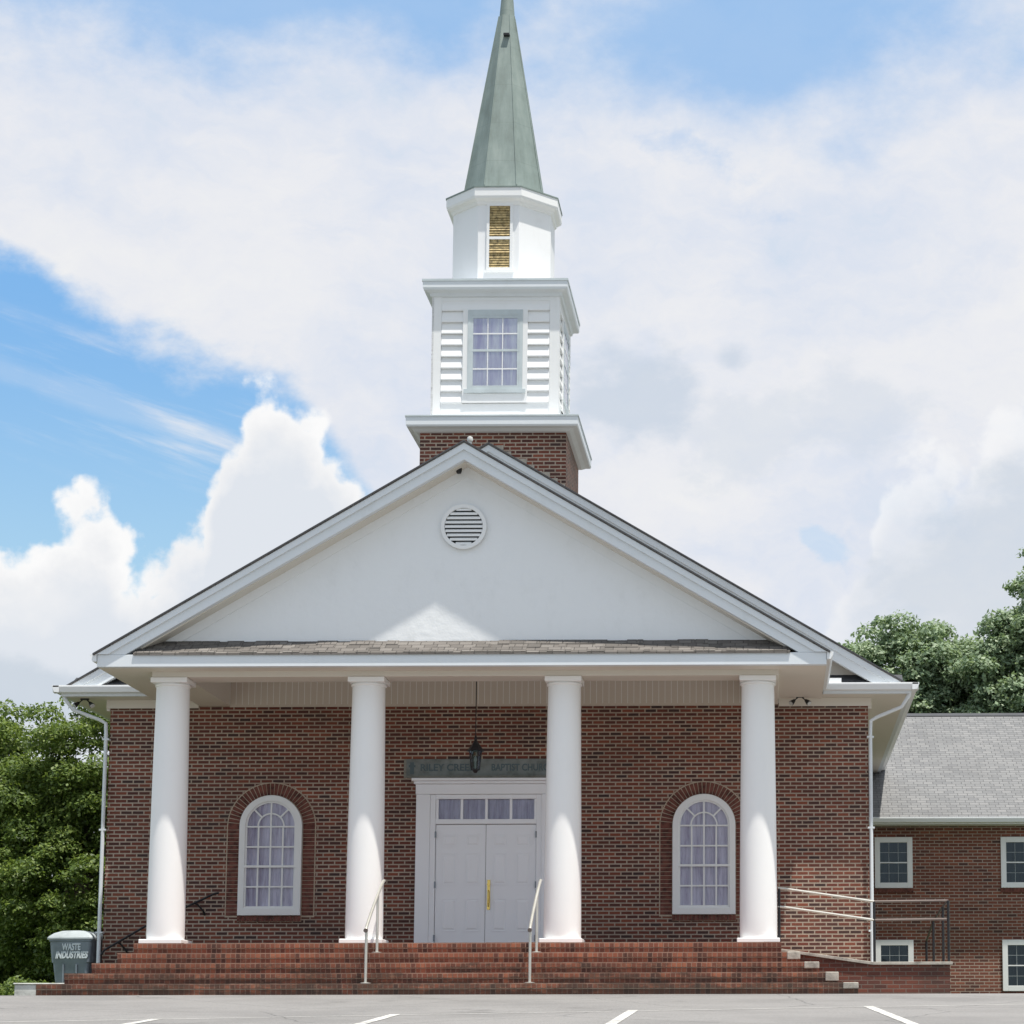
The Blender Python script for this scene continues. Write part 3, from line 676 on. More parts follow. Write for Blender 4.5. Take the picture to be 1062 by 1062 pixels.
for (xa, xb) in ((-0.888, -0.014), (-0.006, 0.868)):
    d = MB(); d.box(xa, xb, -0.055, -0.01, 0.86, 3.092)
    o = d.build('door', 'door_paint', ch, bevel=0.003)
    pn = MB(); wd = (xb - xa)
    for (z0, z1) in ((2.70, 2.93), (2.03, 2.60), (1.22, 1.80)):
        for q in (0, 1):
            x0 = xa + 0.11 + q * (wd / 2 - 0.035); x1 = x0 + wd / 2 - 0.18 + 0.01
            # sunk moulding ring then raised field
            for (i0, yy) in ((0.0, -0.063), (0.035, -0.058)):
                pass
            for (a, b_, c_, d_) in ((x0, x1, z0, z0 + 0.016), (x0, x1, z1 - 0.016, z1), (x0, x0 + 0.016, z0 + 0.017, z1 - 0.017), (x1 - 0.016, x1, z0 + 0.017, z1 - 0.017)):
                pn.box(a, b_, -0.064, -0.0545, c_, d_)
            pn.add([(x0 + 0.03, -0.0555, z0 + 0.03), (x1 - 0.03, -0.0555, z0 + 0.03), (x1 - 0.03, -0.0555, z1 - 0.03), (x0 + 0.03, -0.0555, z1 - 0.03),
                    (x0 + 0.06, -0.066, z0 + 0.06), (x1 - 0.06, -0.066, z0 + 0.06), (x1 - 0.06, -0.066, z1 - 0.06), (x0 + 0.06, -0.066, z1 - 0.06)],
                   [(4, 5, 6, 7), (0, 1, 5, 4), (1, 2, 6, 5), (2, 3, 7, 6), (3, 0, 4, 7)])
    pn.build('door_panel', 'door_paint', o)
    hx = xa - 0.004 if xa < -0.5 else xb + 0.004
    for zz in (1.05, 1.98, 2.86):
        hg = MB(); hg.box(hx - 0.012, hx + 0.012, -0.107, -0.055, zz, zz + 0.11); hg.build('hinge', 'bin_plastic', o)
    if xa > -0.1:
        h = MB(); h.box(0.025, 0.075, -0.075, -0.056, 1.60, 2.12)
        h.tube([(0.05, -0.07, 1.66), (0.05, -0.125, 1.70), (0.05, -0.135, 1.80), (0.05, -0.12, 1.90), (0.05, -0.07, 1.93)], 0.013, 8)
        h.tube([(0.05, -0.06, 2.04), (0.05, -0.10, 2.04)], 0.030, 14)
        h.build('handle', 'brass', o, smooth=True)
db = MB(); db.box(-0.0135, -0.0065, -0.03, -0.012, 0.86, 3.09); db.box(-0.89, 0.87, -0.009, -0.003, 0.852, 3.1); db.build('door_gap', 'dark_void', dro)

# --- steeple
TY = 1.45
def sq_ring(mb, prof):   # prof of (half, z): square loft
    vs = []; fs = []
    for h, z in prof: vs += [(-h, TY - h, z), (h, TY - h, z), (h, TY + h, z), (-h, TY + h, z)]
    for i in range(len(prof) - 1):
        for j in range(4): fs.append((4 * i + j, 4 * i + (j + 1) % 4, 4 * i + 4 + (j + 1) % 4, 4 * i + 4 + j))
    fs += [(3, 2, 1, 0), tuple(range(len(vs) - 4, len(vs)))]
    return mb.add(vs, fs)
tb = MB(); tb.box(-1.318, 1.318, TY - 1.318, TY + 1.318, 7.0, 10.26); tb.build('steeple_base', 'wall_brick', ch)
sq_ring(MB(), [(1.325, 10.20), (1.38, 10.21), (1.45, 10.25), (1.53, 10.27), (1.545, 10.30), (1.545, 10.47), (1.20, 10.56)]).build('lower_cornice', 'trim_paint', ch)
fl = MB(); fl.box(-1.56, 1.56, TY - 1.56, TY + 1.56, 10.445, 10.472); fl.build('cornice_flashing', 'grey_frame', ch)
bf = MB(); bf.box(-1.13, 1.13, TY - 1.13, TY + 1.13, 10.5, 12.95); bf.build('belfry', 'white_paint', ch)
for rz in range(4):
    rot = Matrix.Translation((0, TY, 0)) @ Matrix.Rotation(rz * math.pi / 2, 4, 'Z')
    tm = MB()
    tm.box(-1.162, -0.985, -1.162, -1.128, 10.52, 12.94); tm.box(0.985, 1.162, -1.1618, -1.128, 10.52, 12.94)
    tm.box(-0.984, 0.984, -1.155, -1.128, 10.52, 10.80); tm.box(-0.984, 0.984, -1.155, -1.128, 12.56, 12.94)
    tm.box(-0.984, 0.984, -1.162, -1.155, 12.72, 12.75)
    sd_ = MB(); z = 10.80
    while z < 12.54:
        for a, b_ in ((-0.982, 0.982),):
            sd_.xprism([(-1.176, z), (-1.178, z + 0.018), (-1.136, z + 0.2145), (-1.128, z + 0.2145), (-1.128, z)], a, b_)
        z += 0.2165
    wf = MB()
    wf.box(-0.50, -0.44, -1.195, -1.128, 11.02, 12.54); wf.box(0.44, 0.50, -1.195, -1.128, 11.02, 12.54)
    tm.box(-0.59, -0.501, -1.188, -1.15, 10.80, 12.56); tm.box(0.501, 0.59, -1.188, -1.15, 10.80, 12.56); tm.box(-0.50, 0.50, -1.186, -1.15, 10.80, 10.975)
    wf.box(-0.44, 0.44, -1.195, -1.128, 12.44, 12.54); wf.box(-0.56, 0.56, -1.215, -1.128, 10.98, 11.05)
    rl = MB(); rl.box(-0.44, 0.44, -1.193, -1.185, 11.755, 11.80); rl.box(-0.44, -0.40, -1.1915, -1.185, 11.05, 12.44); rl.box(0.40, 0.44, -1.1915, -1.185, 11.05, 12.44); rl.box(-0.40, 0.40, -1.1915, -1.185, 11.05, 11.12); rl.box(-0.40, 0.40, -1.1915, -1.185, 12.38, 12.44)
    mu = MB()
    for xx in (-0.135, 0.135): mu.box(xx - 0.009, xx + 0.009, -1.190, -1.185, 11.12, 11.755); mu.box(xx - 0.009, xx + 0.009, -1.190, -1.185, 11.80, 12.38)
    for zz in (11.43, 12.09): mu.box(-0.40, 0.40, -1.1903, -1.1853, zz - 0.012, zz + 0.012)
    pa = MB(); pa.add([(-0.44, -1.184, 11.05), (0.44, -1.184, 11.05), (0.44, -1.184, 12.44), (-0.44, -1.184, 12.44)], [(0, 1, 2, 3)])
    cu = MB(); N = 60; vs = []; fs = []
    for i in range(N + 1):
        x = -0.44 + 0.88 * i / N; y = -1.1805 + 0.001 * math.sin(x * 50); vs += [(x, y, 11.05), (x, y, 12.44)]
    for i in range(N): fs.append((2 * i, 2 * i + 2, 2 * i + 3, 2 * i + 1))
    cu.add(vs, fs)
    tmo = tm.build('belfry_trim', 'white_paint', ch); sdo = sd_.build('siding', 'white_paint', ch)
    wfo = wf.build('window', 'grey_frame', ch)
    kids = [rl.build('sash', 'grey_frame', wfo), mu.build('muntin', 'white_paint', wfo), pa.build('pane', 'glass', wfo), cu.build('curtain', 'tower_curtain', wfo)]
    for o in (tmo, sdo, wfo): o.matrix_local = rot
sq_ring(MB(), [(1.14, 12.78), (1.19, 12.80), (1.21, 12.86), (1.30, 12.89), (1.316, 12.93), (1.316, 13.08), (0.9, 13.12)]).build('upper_cornice', 'trim_paint', ch)
fl = MB(); fl.box(-1.33, 1.33, TY - 1.33, TY + 1.33, 13.045, 13.085); fl.build('cornice_flashing', 'grey_frame', ch)
c8 = 1 / math.cos(math.pi / 8)
def octo(prof): return MB().lathe([(r * c8, z) for r, z in prof], 0, TY, 8, 0.5)
octo([(0.912, 13.0), (0.912, 14.78)]).build('drum', 'drum_paint', ch)
octo([(0.91, 14.63), (0.935, 14.64), (0.96, 14.69), (1.025, 14.73), (1.04, 14.77), (1.04, 14.94), (0.72, 14.99)]).build('drum_cornice', 'white_paint', ch)
octo([(1.052, 14.925), (1.052, 14.95)]).build('cornice_flashing', 'copper_green', ch)
def sr(z): return 0.69 - 0.160 * (z - 15.32)
octo([(0.77, 14.96), (0.745, 15.0), (sr(15.10), 15.10), (sr(17), 17), (sr(18.70), 18.70)]).build('spire', 'copper_green', ch)
rg = MB()
for j in range(8):
    a = 2 * math.pi * (j + 0.5) / 8; rg.tube([(0 + sr(z) * c8 * math.cos(a), TY + sr(z) * c8 * math.sin(a), z) for z in (15.1, 16.9, 18.70)], [0.014, 0.012, 0.009], 6)
rg.build('spire_ridge', 'copper_green', ch)
MB().lathe([(0.15, 18.66), (0.135, 18.85), (0.105, 19.2), (0.08, 19.7), (0.03, 20.0), (0.07, 20.1), (0.07, 20.2), (0.02, 20.3), (0.015, 20.9)], 0, TY, 16).build('finial', 'copper_green', ch, smooth=True)
hk = MB(); hk.box(-0.03, 0.08, TY - 0.31, TY - 0.18, 18.22, 18.26); hk.build('spire_hook', 'black_iron', ch)
# drum louvre on the front
def drum_louvre(rotk):
    rot = Matrix.Translation((0, TY, 0)) @ Matrix.Rotation(rotk, 4, 'Z'); y = -0.912
    f = MB()
    for a, b_, c_, d_ in ((-0.215, -0.165, 13.38, 14.66), (0.215, 0.265, 13.38, 14.66), (-0.165, 0.215, 13.38, 13.43), (-0.165, 0.215, 14.61, 14.66), (-0.165, 0.215, 13.97, 14.02)):
        f.box(a, b_, y - 0.03, y + 0.0, c_, d_)
    f.box(-0.25, 0.29, y - 0.05, y, 13.345, 13.379)
    fo = f.build('drum_louvre', 'white_paint', ch)
    s_ = MB(); z = 13.43; rr = random.Random(5)
    while z < 14.59:
        if not 13.95 < z < 14.0:
            d_ = rr.uniform(-0.006, 0.006)
            s_.xprism([(y - 0.024 + d_, z), (y - 0.02 + d_, z + 0.012), (y - 0.004, z + 0.052), (y - 0.002, z + 0.035)], -0.164, 0.214)
        z += 0.0475
    s_.build('slat', 'bronze_louver', fo)
    b__ = MB(); b__.box(-0.165, 0.215, y - 0.003, y - 0.0005, 13.43, 14.61); b__.build('backing', 'bronze_louver', fo)
    fo.matrix_local = rot
drum_louvre(0.0)
# stepped flashing where the roof meets the steeple
for s in (-1, 1):
    for i in range(9):
        sf_ = MB()
        x = 0.04 + i * 0.14; zt = 9.88 - SL * x
        sf_.box(*sorted((s * x, s * (x + 0.15))), TY - 1.318 - 0.012 + 0.001 * i, TY - 1.318 - 0.001, zt - 0.15, zt + 0.11 - 0.03 * (i % 3))
        sf_.build('stepped_flashing', 'concrete', ch)

# ------------------------------------------------------------------ name sign
sg = tag(empty('name_sign', (0, -0.001, 4.09)), 'grey slate name sign with faint dark lettering above the white double doors', 'sign')
b_ = MB(); b_.box(-1.43, 1.43, -0.035, 0.0, -0.165, 0.165); b_.build('slab', 'slate', sg, bevel=0.004)
b_ = MB(); b_.box(-1.475, -1.432, -0.03, 0.0, -0.165, 0.165); b_.box(-1.43, 1.43, -0.05, -0.036, -0.166, -0.13); b_.box(1.432, 1.475, -0.03, 0.0, -0.165, 0.165); b_.build('border', 'slate_light', sg)
for s in (-1, 1):
    b_ = MB(); b_.box(s * 1.33 - 0.035, s * 1.33 + 0.035, -0.040, -0.0355, -0.10, 0.11); b_.box(s * 1.33 - 0.06, s * 1.33 + 0.06, -0.0405, -0.0356, 0.02, 0.06)
    b_.build('cross_emblem', 'slate_letter', sg)
text_obj('lettering', 'RILEY CREEK', 'slate_letter', sg, (-0.70, -0.037, 0.01), 0.17, 0.98, bold=0.004)
text_obj('lettering', 'BAPTIST CHURCH', 'slate_letter', sg, (0.62, -0.037, 0.01), 0.17, 1.10, bold=0.004)

# ------------------------------------------------------------------ hanging lantern
ln = tag(empty('hanging_lantern', (0.0, -1.7, 3.84)), 'black metal lantern hanging on a long rod in front of the doors', 'lantern')
MB().tube([(0, 0, 0.60), (0, 0, 1.88)], 0.009, 6).build('hanging_rod', 'black_iron', ln)
c_ = MB(); c_.lathe([(0.03, 0.36), (0.155, 0.33), (0.10, 0.40), (0.05, 0.47), (0.02, 0.52), (0.03, 0.55), (0.012, 0.60)], 0, 0, 6); c_.build('cap', 'black_iron', ln)
c_ = MB(); c_.lathe([(0.02, -0.04), (0.05, 0.0), (0.075, 0.01), (0.075, 0.03), (0.03, 0.035)], 0, 0, 6)
for j in range(6):
    a = math.pi / 3 * j; c_.tube([(0.07 * math.cos(a), 0.07 * math.sin(a), 0.02), (0.105 * math.cos(a), 0.105 * math.sin(a), 0.345)], 0.008, 5)
c_.build('cage', 'black_iron', ln)
MB().lathe([(0.062, 0.03), (0.095, 0.34)], 0, 0, 6).build('glass_shade', 'dark_glass', ln)
MB().lathe([(0.015, 0.03), (0.015, 0.15), (0.028, 0.18), (0.02, 0.23), (0.003, 0.25)], 0, 0, 8).build('bulb', 'lamp_lens', ln)

# ------------------------------------------------------------------ floodlights, camera, knob
def flood(loc, lab, parts=2):
    f = tag(empty('floodlight', loc), lab, 'floodlight', 'twin floodlights under the eaves')
    b_ = MB(); b_.box(-0.09, 0.09, -0.04, 0.04, -0.03, 0.0); b_.build('mounting_plate', 'black_iron', f, bevel=0.004)
    for s in (-1, 1):
        b_ = MB(); b_.tube([(s * 0.05, 0, -0.03), (s * 0.13, -0.03, -0.10)], 0.014, 6)
        p0 = Vector((s * 0.12, -0.02, -0.09)); d = Vector((s * 0.6, -0.5, -0.62)).normalized()
        b_.tube([p0, p0 + d * 0.05, p0 + d * 0.13], [0.03, 0.045, 0.06], 12); h = b_.build('lamp_head', 'black_iron', f, smooth=True)
        MB().tube([p0 + d * 0.131, p0 + d * 0.142], 0.052, 12).build('lens', 'lamp_lens', h)
    f.scale = (0.8, 0.8, 0.8); return f
F1 = flood((5.50, -0.22, 5.324), 'small dark twin floodlight under the eave right of the last column')
flood((-7.10, -0.22, 5.324), 'small twin floodlight under the eave at the left corner by the downspout')
cm = tag(empty('security_camera', (-0.125, -3.32, 8.62)), 'small black camera tucked under the peak of the pediment', 'camera')
b_ = MB(); b_.lathe([(0.035, -0.06), (0.05, -0.02), (0.05, 0.03), (0.03, 0.05)], 0, 0, 14); b_.build('camera_body', 'black_iron', cm, smooth=True)
MB().tube([(0, 0.0, 0.04), (0, 0.09, 0.05), (0, 0.11, 0.05)], 0.012, 6).build('bracket', 'black_iron', cm)
kb = tag(empty('roof_lamp', (0.06, -3.4, 9.0)), 'small white dome lamp on the ridge above the pediment peak', 'lamp')
MB().lathe([(0.03, -0.02), (0.03, 0.07), (0.045, 0.08), (0.052, 0.11), (0.04, 0.15), (0.012, 0.165)], 0, 0, 16).build('lamp_dome', 'lamp_lens', kb, smooth=True)
MB().lathe([(0.04, -0.04), (0.04, 0.01)], 0, 0, 10).build('bracket', 'black_iron', kb)

# ------------------------------------------------------------------ stair handrails
def smooth_path(pts, n=6):
    P = [Vector(p) for p in pts]; o = []
    for i in range(len(P) - 1):
        p0 = P[max(i - 1, 0)]; p1 = P[i]; p2 = P[i + 1]; p3 = P[min(i + 2, len(P) - 1)]
        for j in range(n):
            u = j / n; o.append(0.5 * ((2 * p1) + (-p0 + p2) * u + (2 * p0 - 5 * p1 + 4 * p2 - p3) * u * u + (-p0 + 3 * p1 - 3 * p2 + p3) * u ** 3))
    o.append(P[-1]); return o
hr = None
for X, lab in ((-1.245, 'pale metal stair handrail in front of the second column'), (1.277, 'pale metal stair handrail in front of the third column, beside the doors')):
    if hr is None:
        hr = empty('stair_handrail', (X, 0, 0)); h = hr
        for (y, z0, z1) in ((-4.75, 0.176, 1.04), (-3.78, 0.686, 1.60)):
            po = MB().tube([(0, y, z0), (0, y, z1)], 0.022, 10).build('post', 'steel_rail', hr, smooth=True)
            MB().lathe([(0.085, z0 - 0.002), (0.085, z0 + 0.012), (0.03, z0 + 0.02)], 0, y, 16).build('base_plate', 'steel_rail', po)
        MB().tube(smooth_path([(0, -4.80, 0.99), (0, -4.75, 1.04), (0, -4.32, 1.31), (0, -3.70, 1.66), (0, -3.30, 1.85), (0, -3.20, 1.87)]), 0.024, 10).build('rail', 'steel_rail', hr, smooth=True)
        MB().tube([(0.0, -4.83, 0.985), (0, -4.80, 0.99)], 0.034, 10).build('end_knob', 'brown_rail', hr, smooth=True)
    else:
        h = copy_tree(hr); h.location = (X, 0, 0)
    tag(h, lab, 'handrail', 'stair handrails')
# wall handrail, black
wh = tag(empty('wall_handrail', (-6.68, -0.10, 0.88)), 'black iron handrail climbing the brick wall behind the leftmost column', 'handrail')
MB().tube([(0.0, -0.02, -0.05), (0.05, -0.02, 0.03), (0.75, -0.02, 0.44), (1.95, -0.02, 1.01), (2.02, -0.02, 1.02)], 0.020, 8).build('rail', 'black_iron', wh, smooth=True)
for x, z in ((0.27, 0.16), (1.60, 0.84)):
    MB().tube([(x, -0.02, z), (x + 0.05, 0.0, z - 0.02), (x + 0.14, 0.05, z - 0.13), (x + 0.16, 0.095, z - 0.20)], 0.018, 6).build('bracket', 'black_iron', wh)

# ------------------------------------------------------------------ ramp wall and its railing
rw = tag(empty('ramp_wall', (5.1, -2.9, 0)), 'low brick ramp wall with sloping concrete cap right of the steps', 'wall')
b_ = MB(); b_.prism([(0.0, -0.15), (2.76, -0.15), (2.76, 0.515), (1.51, 0.515), (0.0, 0.735)], 0.0, 0.28); b_.box(2.48, 2.76, 0.28, 5.0, -0.15, 0.50); b_.build('brickwork', 'ramp_brick', rw)
b_ = MB(); b_.prism([(-0.03, 0.739), (1.51, 0.517), (2.80, 0.517), (2.80, 0.565), (1.52, 0.565), (-0.03, 0.788)], -0.04, 0.32); b_.build('coping', 'concrete', rw, bevel=0.006)
b_ = MB(); b_.prism([(0.0, -0.1), (2.47, -0.1), (2.47, 0.45), (1.51, 0.45), (0.0, 0.70)], 0.285, 2.85); b_.build('ramp_slab', 'concrete', rw)
rr_ = tag(empty('ramp_railing', (5.11, -2.8, 0)), 'dark two-bar metal railing on the ramp wall at the right', 'railing')
for x, y, z0, z1 in ((0, 0, 0.78, 1.765), (1.54, 0, 0.565, 1.55), (2.74, 0, 0.565, 1.56), (2.73, 1.03, 0.50, 1.53), (2.73, 3.3, 0.42, 1.42), (2.72, 5.0, 0.10, 1.15)):
    MB().tube([(x, y, z0), (x, y, z1)], 0.022, 8).build('post', 'black_iron', rr_, smooth=True)
for dz in (0.0, -0.30):
    MB().tube([(-0.02, -0.0, 1.765 + dz), (0.10, -0.0, 1.755 + dz), (1.54, 0, 1.545 + dz)], 0.021, 8).build('rail', 'steel_rail', rr_, smooth=True)  # sunlight on this run is painted in: paler material than the rest of the rail
    MB().tube([(1.542, 0, 1.545 + dz), (2.70, 0, 1.555 + dz), (2.74, 0.03, 1.553 + dz)], 0.021, 8).build('rail', 'brown_rail', rr_, smooth=True)  # same rail continued, darker where the painted sunlight stops
MB().tube([(2.74, 0.03, 1.553), (2.73, 1.03, 1.525), (2.73, 3.3, 1.41), (2.72, 5.0, 1.14)], 0.018, 8).build('rail', 'black_iron', rr_, smooth=True)

# ------------------------------------------------------------------ annex
an = tag(empty('annex_building', (6.75, 9, 0)), 'lower red brick wing with grey shingle roof set back at the right', 'building')
AW = 11.0
b_ = MB(); b_.box(0, AW, 0, 0.3, -0.4, 3.96); b_.box(AW - 0.3, AW, 0.3, 10.4, -0.4, 3.96); b_.box(0, AW - 0.3, 10.1, 10.4, -0.4, 3.96)
b_.xprism([(0.0, 3.96), (10.4, 3.96), (5.2, 6.95)], AW - 0.3, AW)
b_.build('wall', 'annex_brick', an)
b_ = MB(); b_.xprism([(-0.45, 4.10), (5.2, 7.14), (10.85, 4.10), (10.85, 4.03), (5.2, 7.07), (-0.45, 4.03)], 0.10, AW + 0.3); rf = b_.build('roof', 'annex_shingle', an)
b_ = MB(); b_.xprism([(5.05, 7.08), (5.2, 7.165), (5.35, 7.08), (5.2, 7.15)], 0.10, AW + 0.3); b_.build('ridge_cap', 'shingle_edge', rf)
b_ = MB(); b_.xprism([(-0.455, 4.08), (-0.57, 4.08), (-0.57, 4.05), (-0.54, 3.97), (-0.455, 3.955)], 0.20, AW + 0.3); b_.build('gutter', 'gutter_paint', an, bevel=0.005)
b_ = MB(); b_.box(0.20, AW + 0.2, -0.45, -0.02, 3.935, 3.95); b_.box(0.20, AW + 0.2, -0.453, -0.43, 3.94, 4.05); b_.build('soffit', 'gutter_paint', an)
b_ = MB(); b_.box(0, AW, -0.012, -0.001, 1.70, 1.77); b_.build('belt_course', 'annex_brick', an)
aw0 = None
for k_, (xc, zb) in enumerate([(0.86 + 2.70 * i, z) for i in range(4) for z in (2.61, 0.41)]):
    if aw0 is None:
        f = MB(); f.box(-0.405, -0.29, -0.05, -0.001, 0.0, 1.09); f.box(0.29, 0.405, -0.05, -0.001, 0.0, 1.09); f.box(-0.29, 0.29, -0.05, -0.001, 0.0, 0.115); f.box(-0.29, 0.29, -0.05, -0.001, 0.975, 1.09)
        aw0 = f.build('window', 'white_paint', an, bevel=0.005)
        s_ = MB(); s_.box(-0.29, 0.29, -0.045, -0.02, 0.53, 0.555)
        s_.build('meeting_rail', 'white_paint', aw0)
        s_ = MB()
        for x in (-0.1, 0.1): s_.box(x - 0.004, x + 0.004, -0.03, -0.022, 0.115, 0.975)
        for z in (0.32, 0.76): s_.box(-0.29, 0.29, -0.031, -0.0225, z - 0.004, z + 0.004)
        s_.build('muntin', 'bin_lid_plastic', aw0)
        s_ = MB(); s_.add([(-0.29, -0.02, 0.115), (0.29, -0.02, 0.115), (0.29, -0.02, 0.975), (-0.29, -0.02, 0.975)], [(0, 1, 2, 3)]); s_.build('pane', 'dark_glass', aw0)
        s_ = MB(); s_.add([(-0.29, -0.004, 0.115), (0.29, -0.004, 0.115), (0.29, -0.004, 0.975), (-0.29, -0.004, 0.975)], [(0, 1, 2, 3)]); s_.build('blind', 'annex_blind', aw0)
        s_ = MB(); x = -0.42
        while x < 0.41: s_.box(x + 0.003, x + 0.067, -0.035, -0.001, -0.10, -0.004); x += 0.07
        s_.build('sill', 'loose_brick', aw0)
        o = aw0
    else: o = copy_tree(aw0, an)
    o.location = (xc, 0, zb)
# low strip of weeds along the foot of the annex
mb = MB(); rg_ = random.Random(9)
for i in range(1500):
    x = rg_.uniform(7.4, 18); y = rg_.uniform(7.6, 8.95); h = rg_.uniform(0.05, 0.22); a = rg_.uniform(0, 6.28); wd = 0.03
    mb.add([(x, y, -0.06), (x + wd * math.cos(a), y + wd * math.sin(a), -0.06), (x + 0.4 * h * math.cos(a + 1), y + 0.4 * h * math.sin(a + 1), h)], [(0, 1, 2)])
tag(mb.build('grass', 'left_leaf'), 'rough weeds at the foot of the annex wall', 'grass', kind='stuff')

# ------------------------------------------------------------------ rubbish bin and concrete block
bn = tag(empty('rubbish_bin', (-7.24, 0.42, -0.03)), 'dark grey wheeled rubbish bin with white lettering beside the left corner downspout', 'bin')
def rloft(secs, rad=0.06):   # rounded rectangle sections (hx, hy, z)
    mb = MB(); vs = []; n = 4
    for hx, hy, z in secs:
        for cx, cy, a0 in ((hx - rad, hy - rad, 0), (-hx + rad, hy - rad, 90), (-hx + rad, -hy + rad, 180), (hx - rad, -hy + rad, 270)):
            for j in range(n + 1):
                a = R(a0 + 90 * j / n); vs.append((cx + rad * math.cos(a), cy + rad * math.sin(a), z))
    k_ = 4 * (n + 1); fs = [tuple(range(k_ - 1, -1, -1)), tuple(range(len(vs) - k_, len(vs)))]
    for i in range(len(secs) - 1):
        for j in range(k_): fs.append((i * k_ + j, i * k_ + (j + 1) % k_, (i + 1) * k_ + (j + 1) % k_, (i + 1) * k_ + j))
    return mb.add(vs, fs)
rloft([(0.26, 0.28, 0.06), (0.285, 0.30, 0.30), (0.335, 0.33, 0.72), (0.355, 0.345, 0.74), (0.385, 0.375, 1.10), (0.40, 0.39, 1.105), (0.40, 0.39, 1.135)]).build('bin_body', 'bin_plastic', bn, smooth=True)
rloft([(0.425, 0.415, 1.137), (0.425, 0.415, 1.165), (0.40, 0.39, 1.20), (0.33, 0.35, 1.25), (0.20, 0.30, 1.29), (0.10, 0.2, 1.30)]).build('lid', 'bin_lid_plastic', bn, smooth=True)
for x in (-0.12, 0.12):
    rbs = MB(); rbs.xprism([(-0.325, 0.15), (-0.345, 0.15), (-0.36, 0.70), (-0.335, 0.70)], x - 0.01, x + 0.01)
    rbs.build('rib', 'bin_plastic', bn)
for s in (-1, 1): MB().tube([(s * 0.28, 0.30, 0.11), (s * 0.34, 0.30, 0.11)], 0.11, 20).build('wheel', 'rubber', bn, smooth=True)
MB().tube([(-0.3, 0.40, 1.12), (-0.3, 0.46, 1.14), (0.3, 0.46, 1.14), (0.3, 0.40, 1.12)], 0.016, 8).build('handle', 'bin_plastic', bn)
text_obj('lettering', 'WASTE', 'white_letter', bn, (0.03, -0.378, 1.0), 0.16, 0.34, bold=0.006)
text_obj('lettering', 'INDUSTRIES', 'white_letter', bn, (0.03, -0.369, 0.86), 0.16, 0.60, bold=0.007, shear=0.25)
bn.rotation_euler = (0, 0, R(-7))
cb = MB(); cb.box(-0.45, 0.35, -0.20, 0.24, 0.0, 0.19); cb.box(-0.47, 0.36, -0.22, 0.26, 0.192, 0.215)
cbo = cb.build('concrete_block', 'pale_concrete', None, bevel=0.012); cbo.location = (-6.40, -3.95, 0.0); cbo.rotation_euler = (0, 0, R(6))
tag(cbo, 'pale grey concrete slab block at the left end of the steps', 'block')

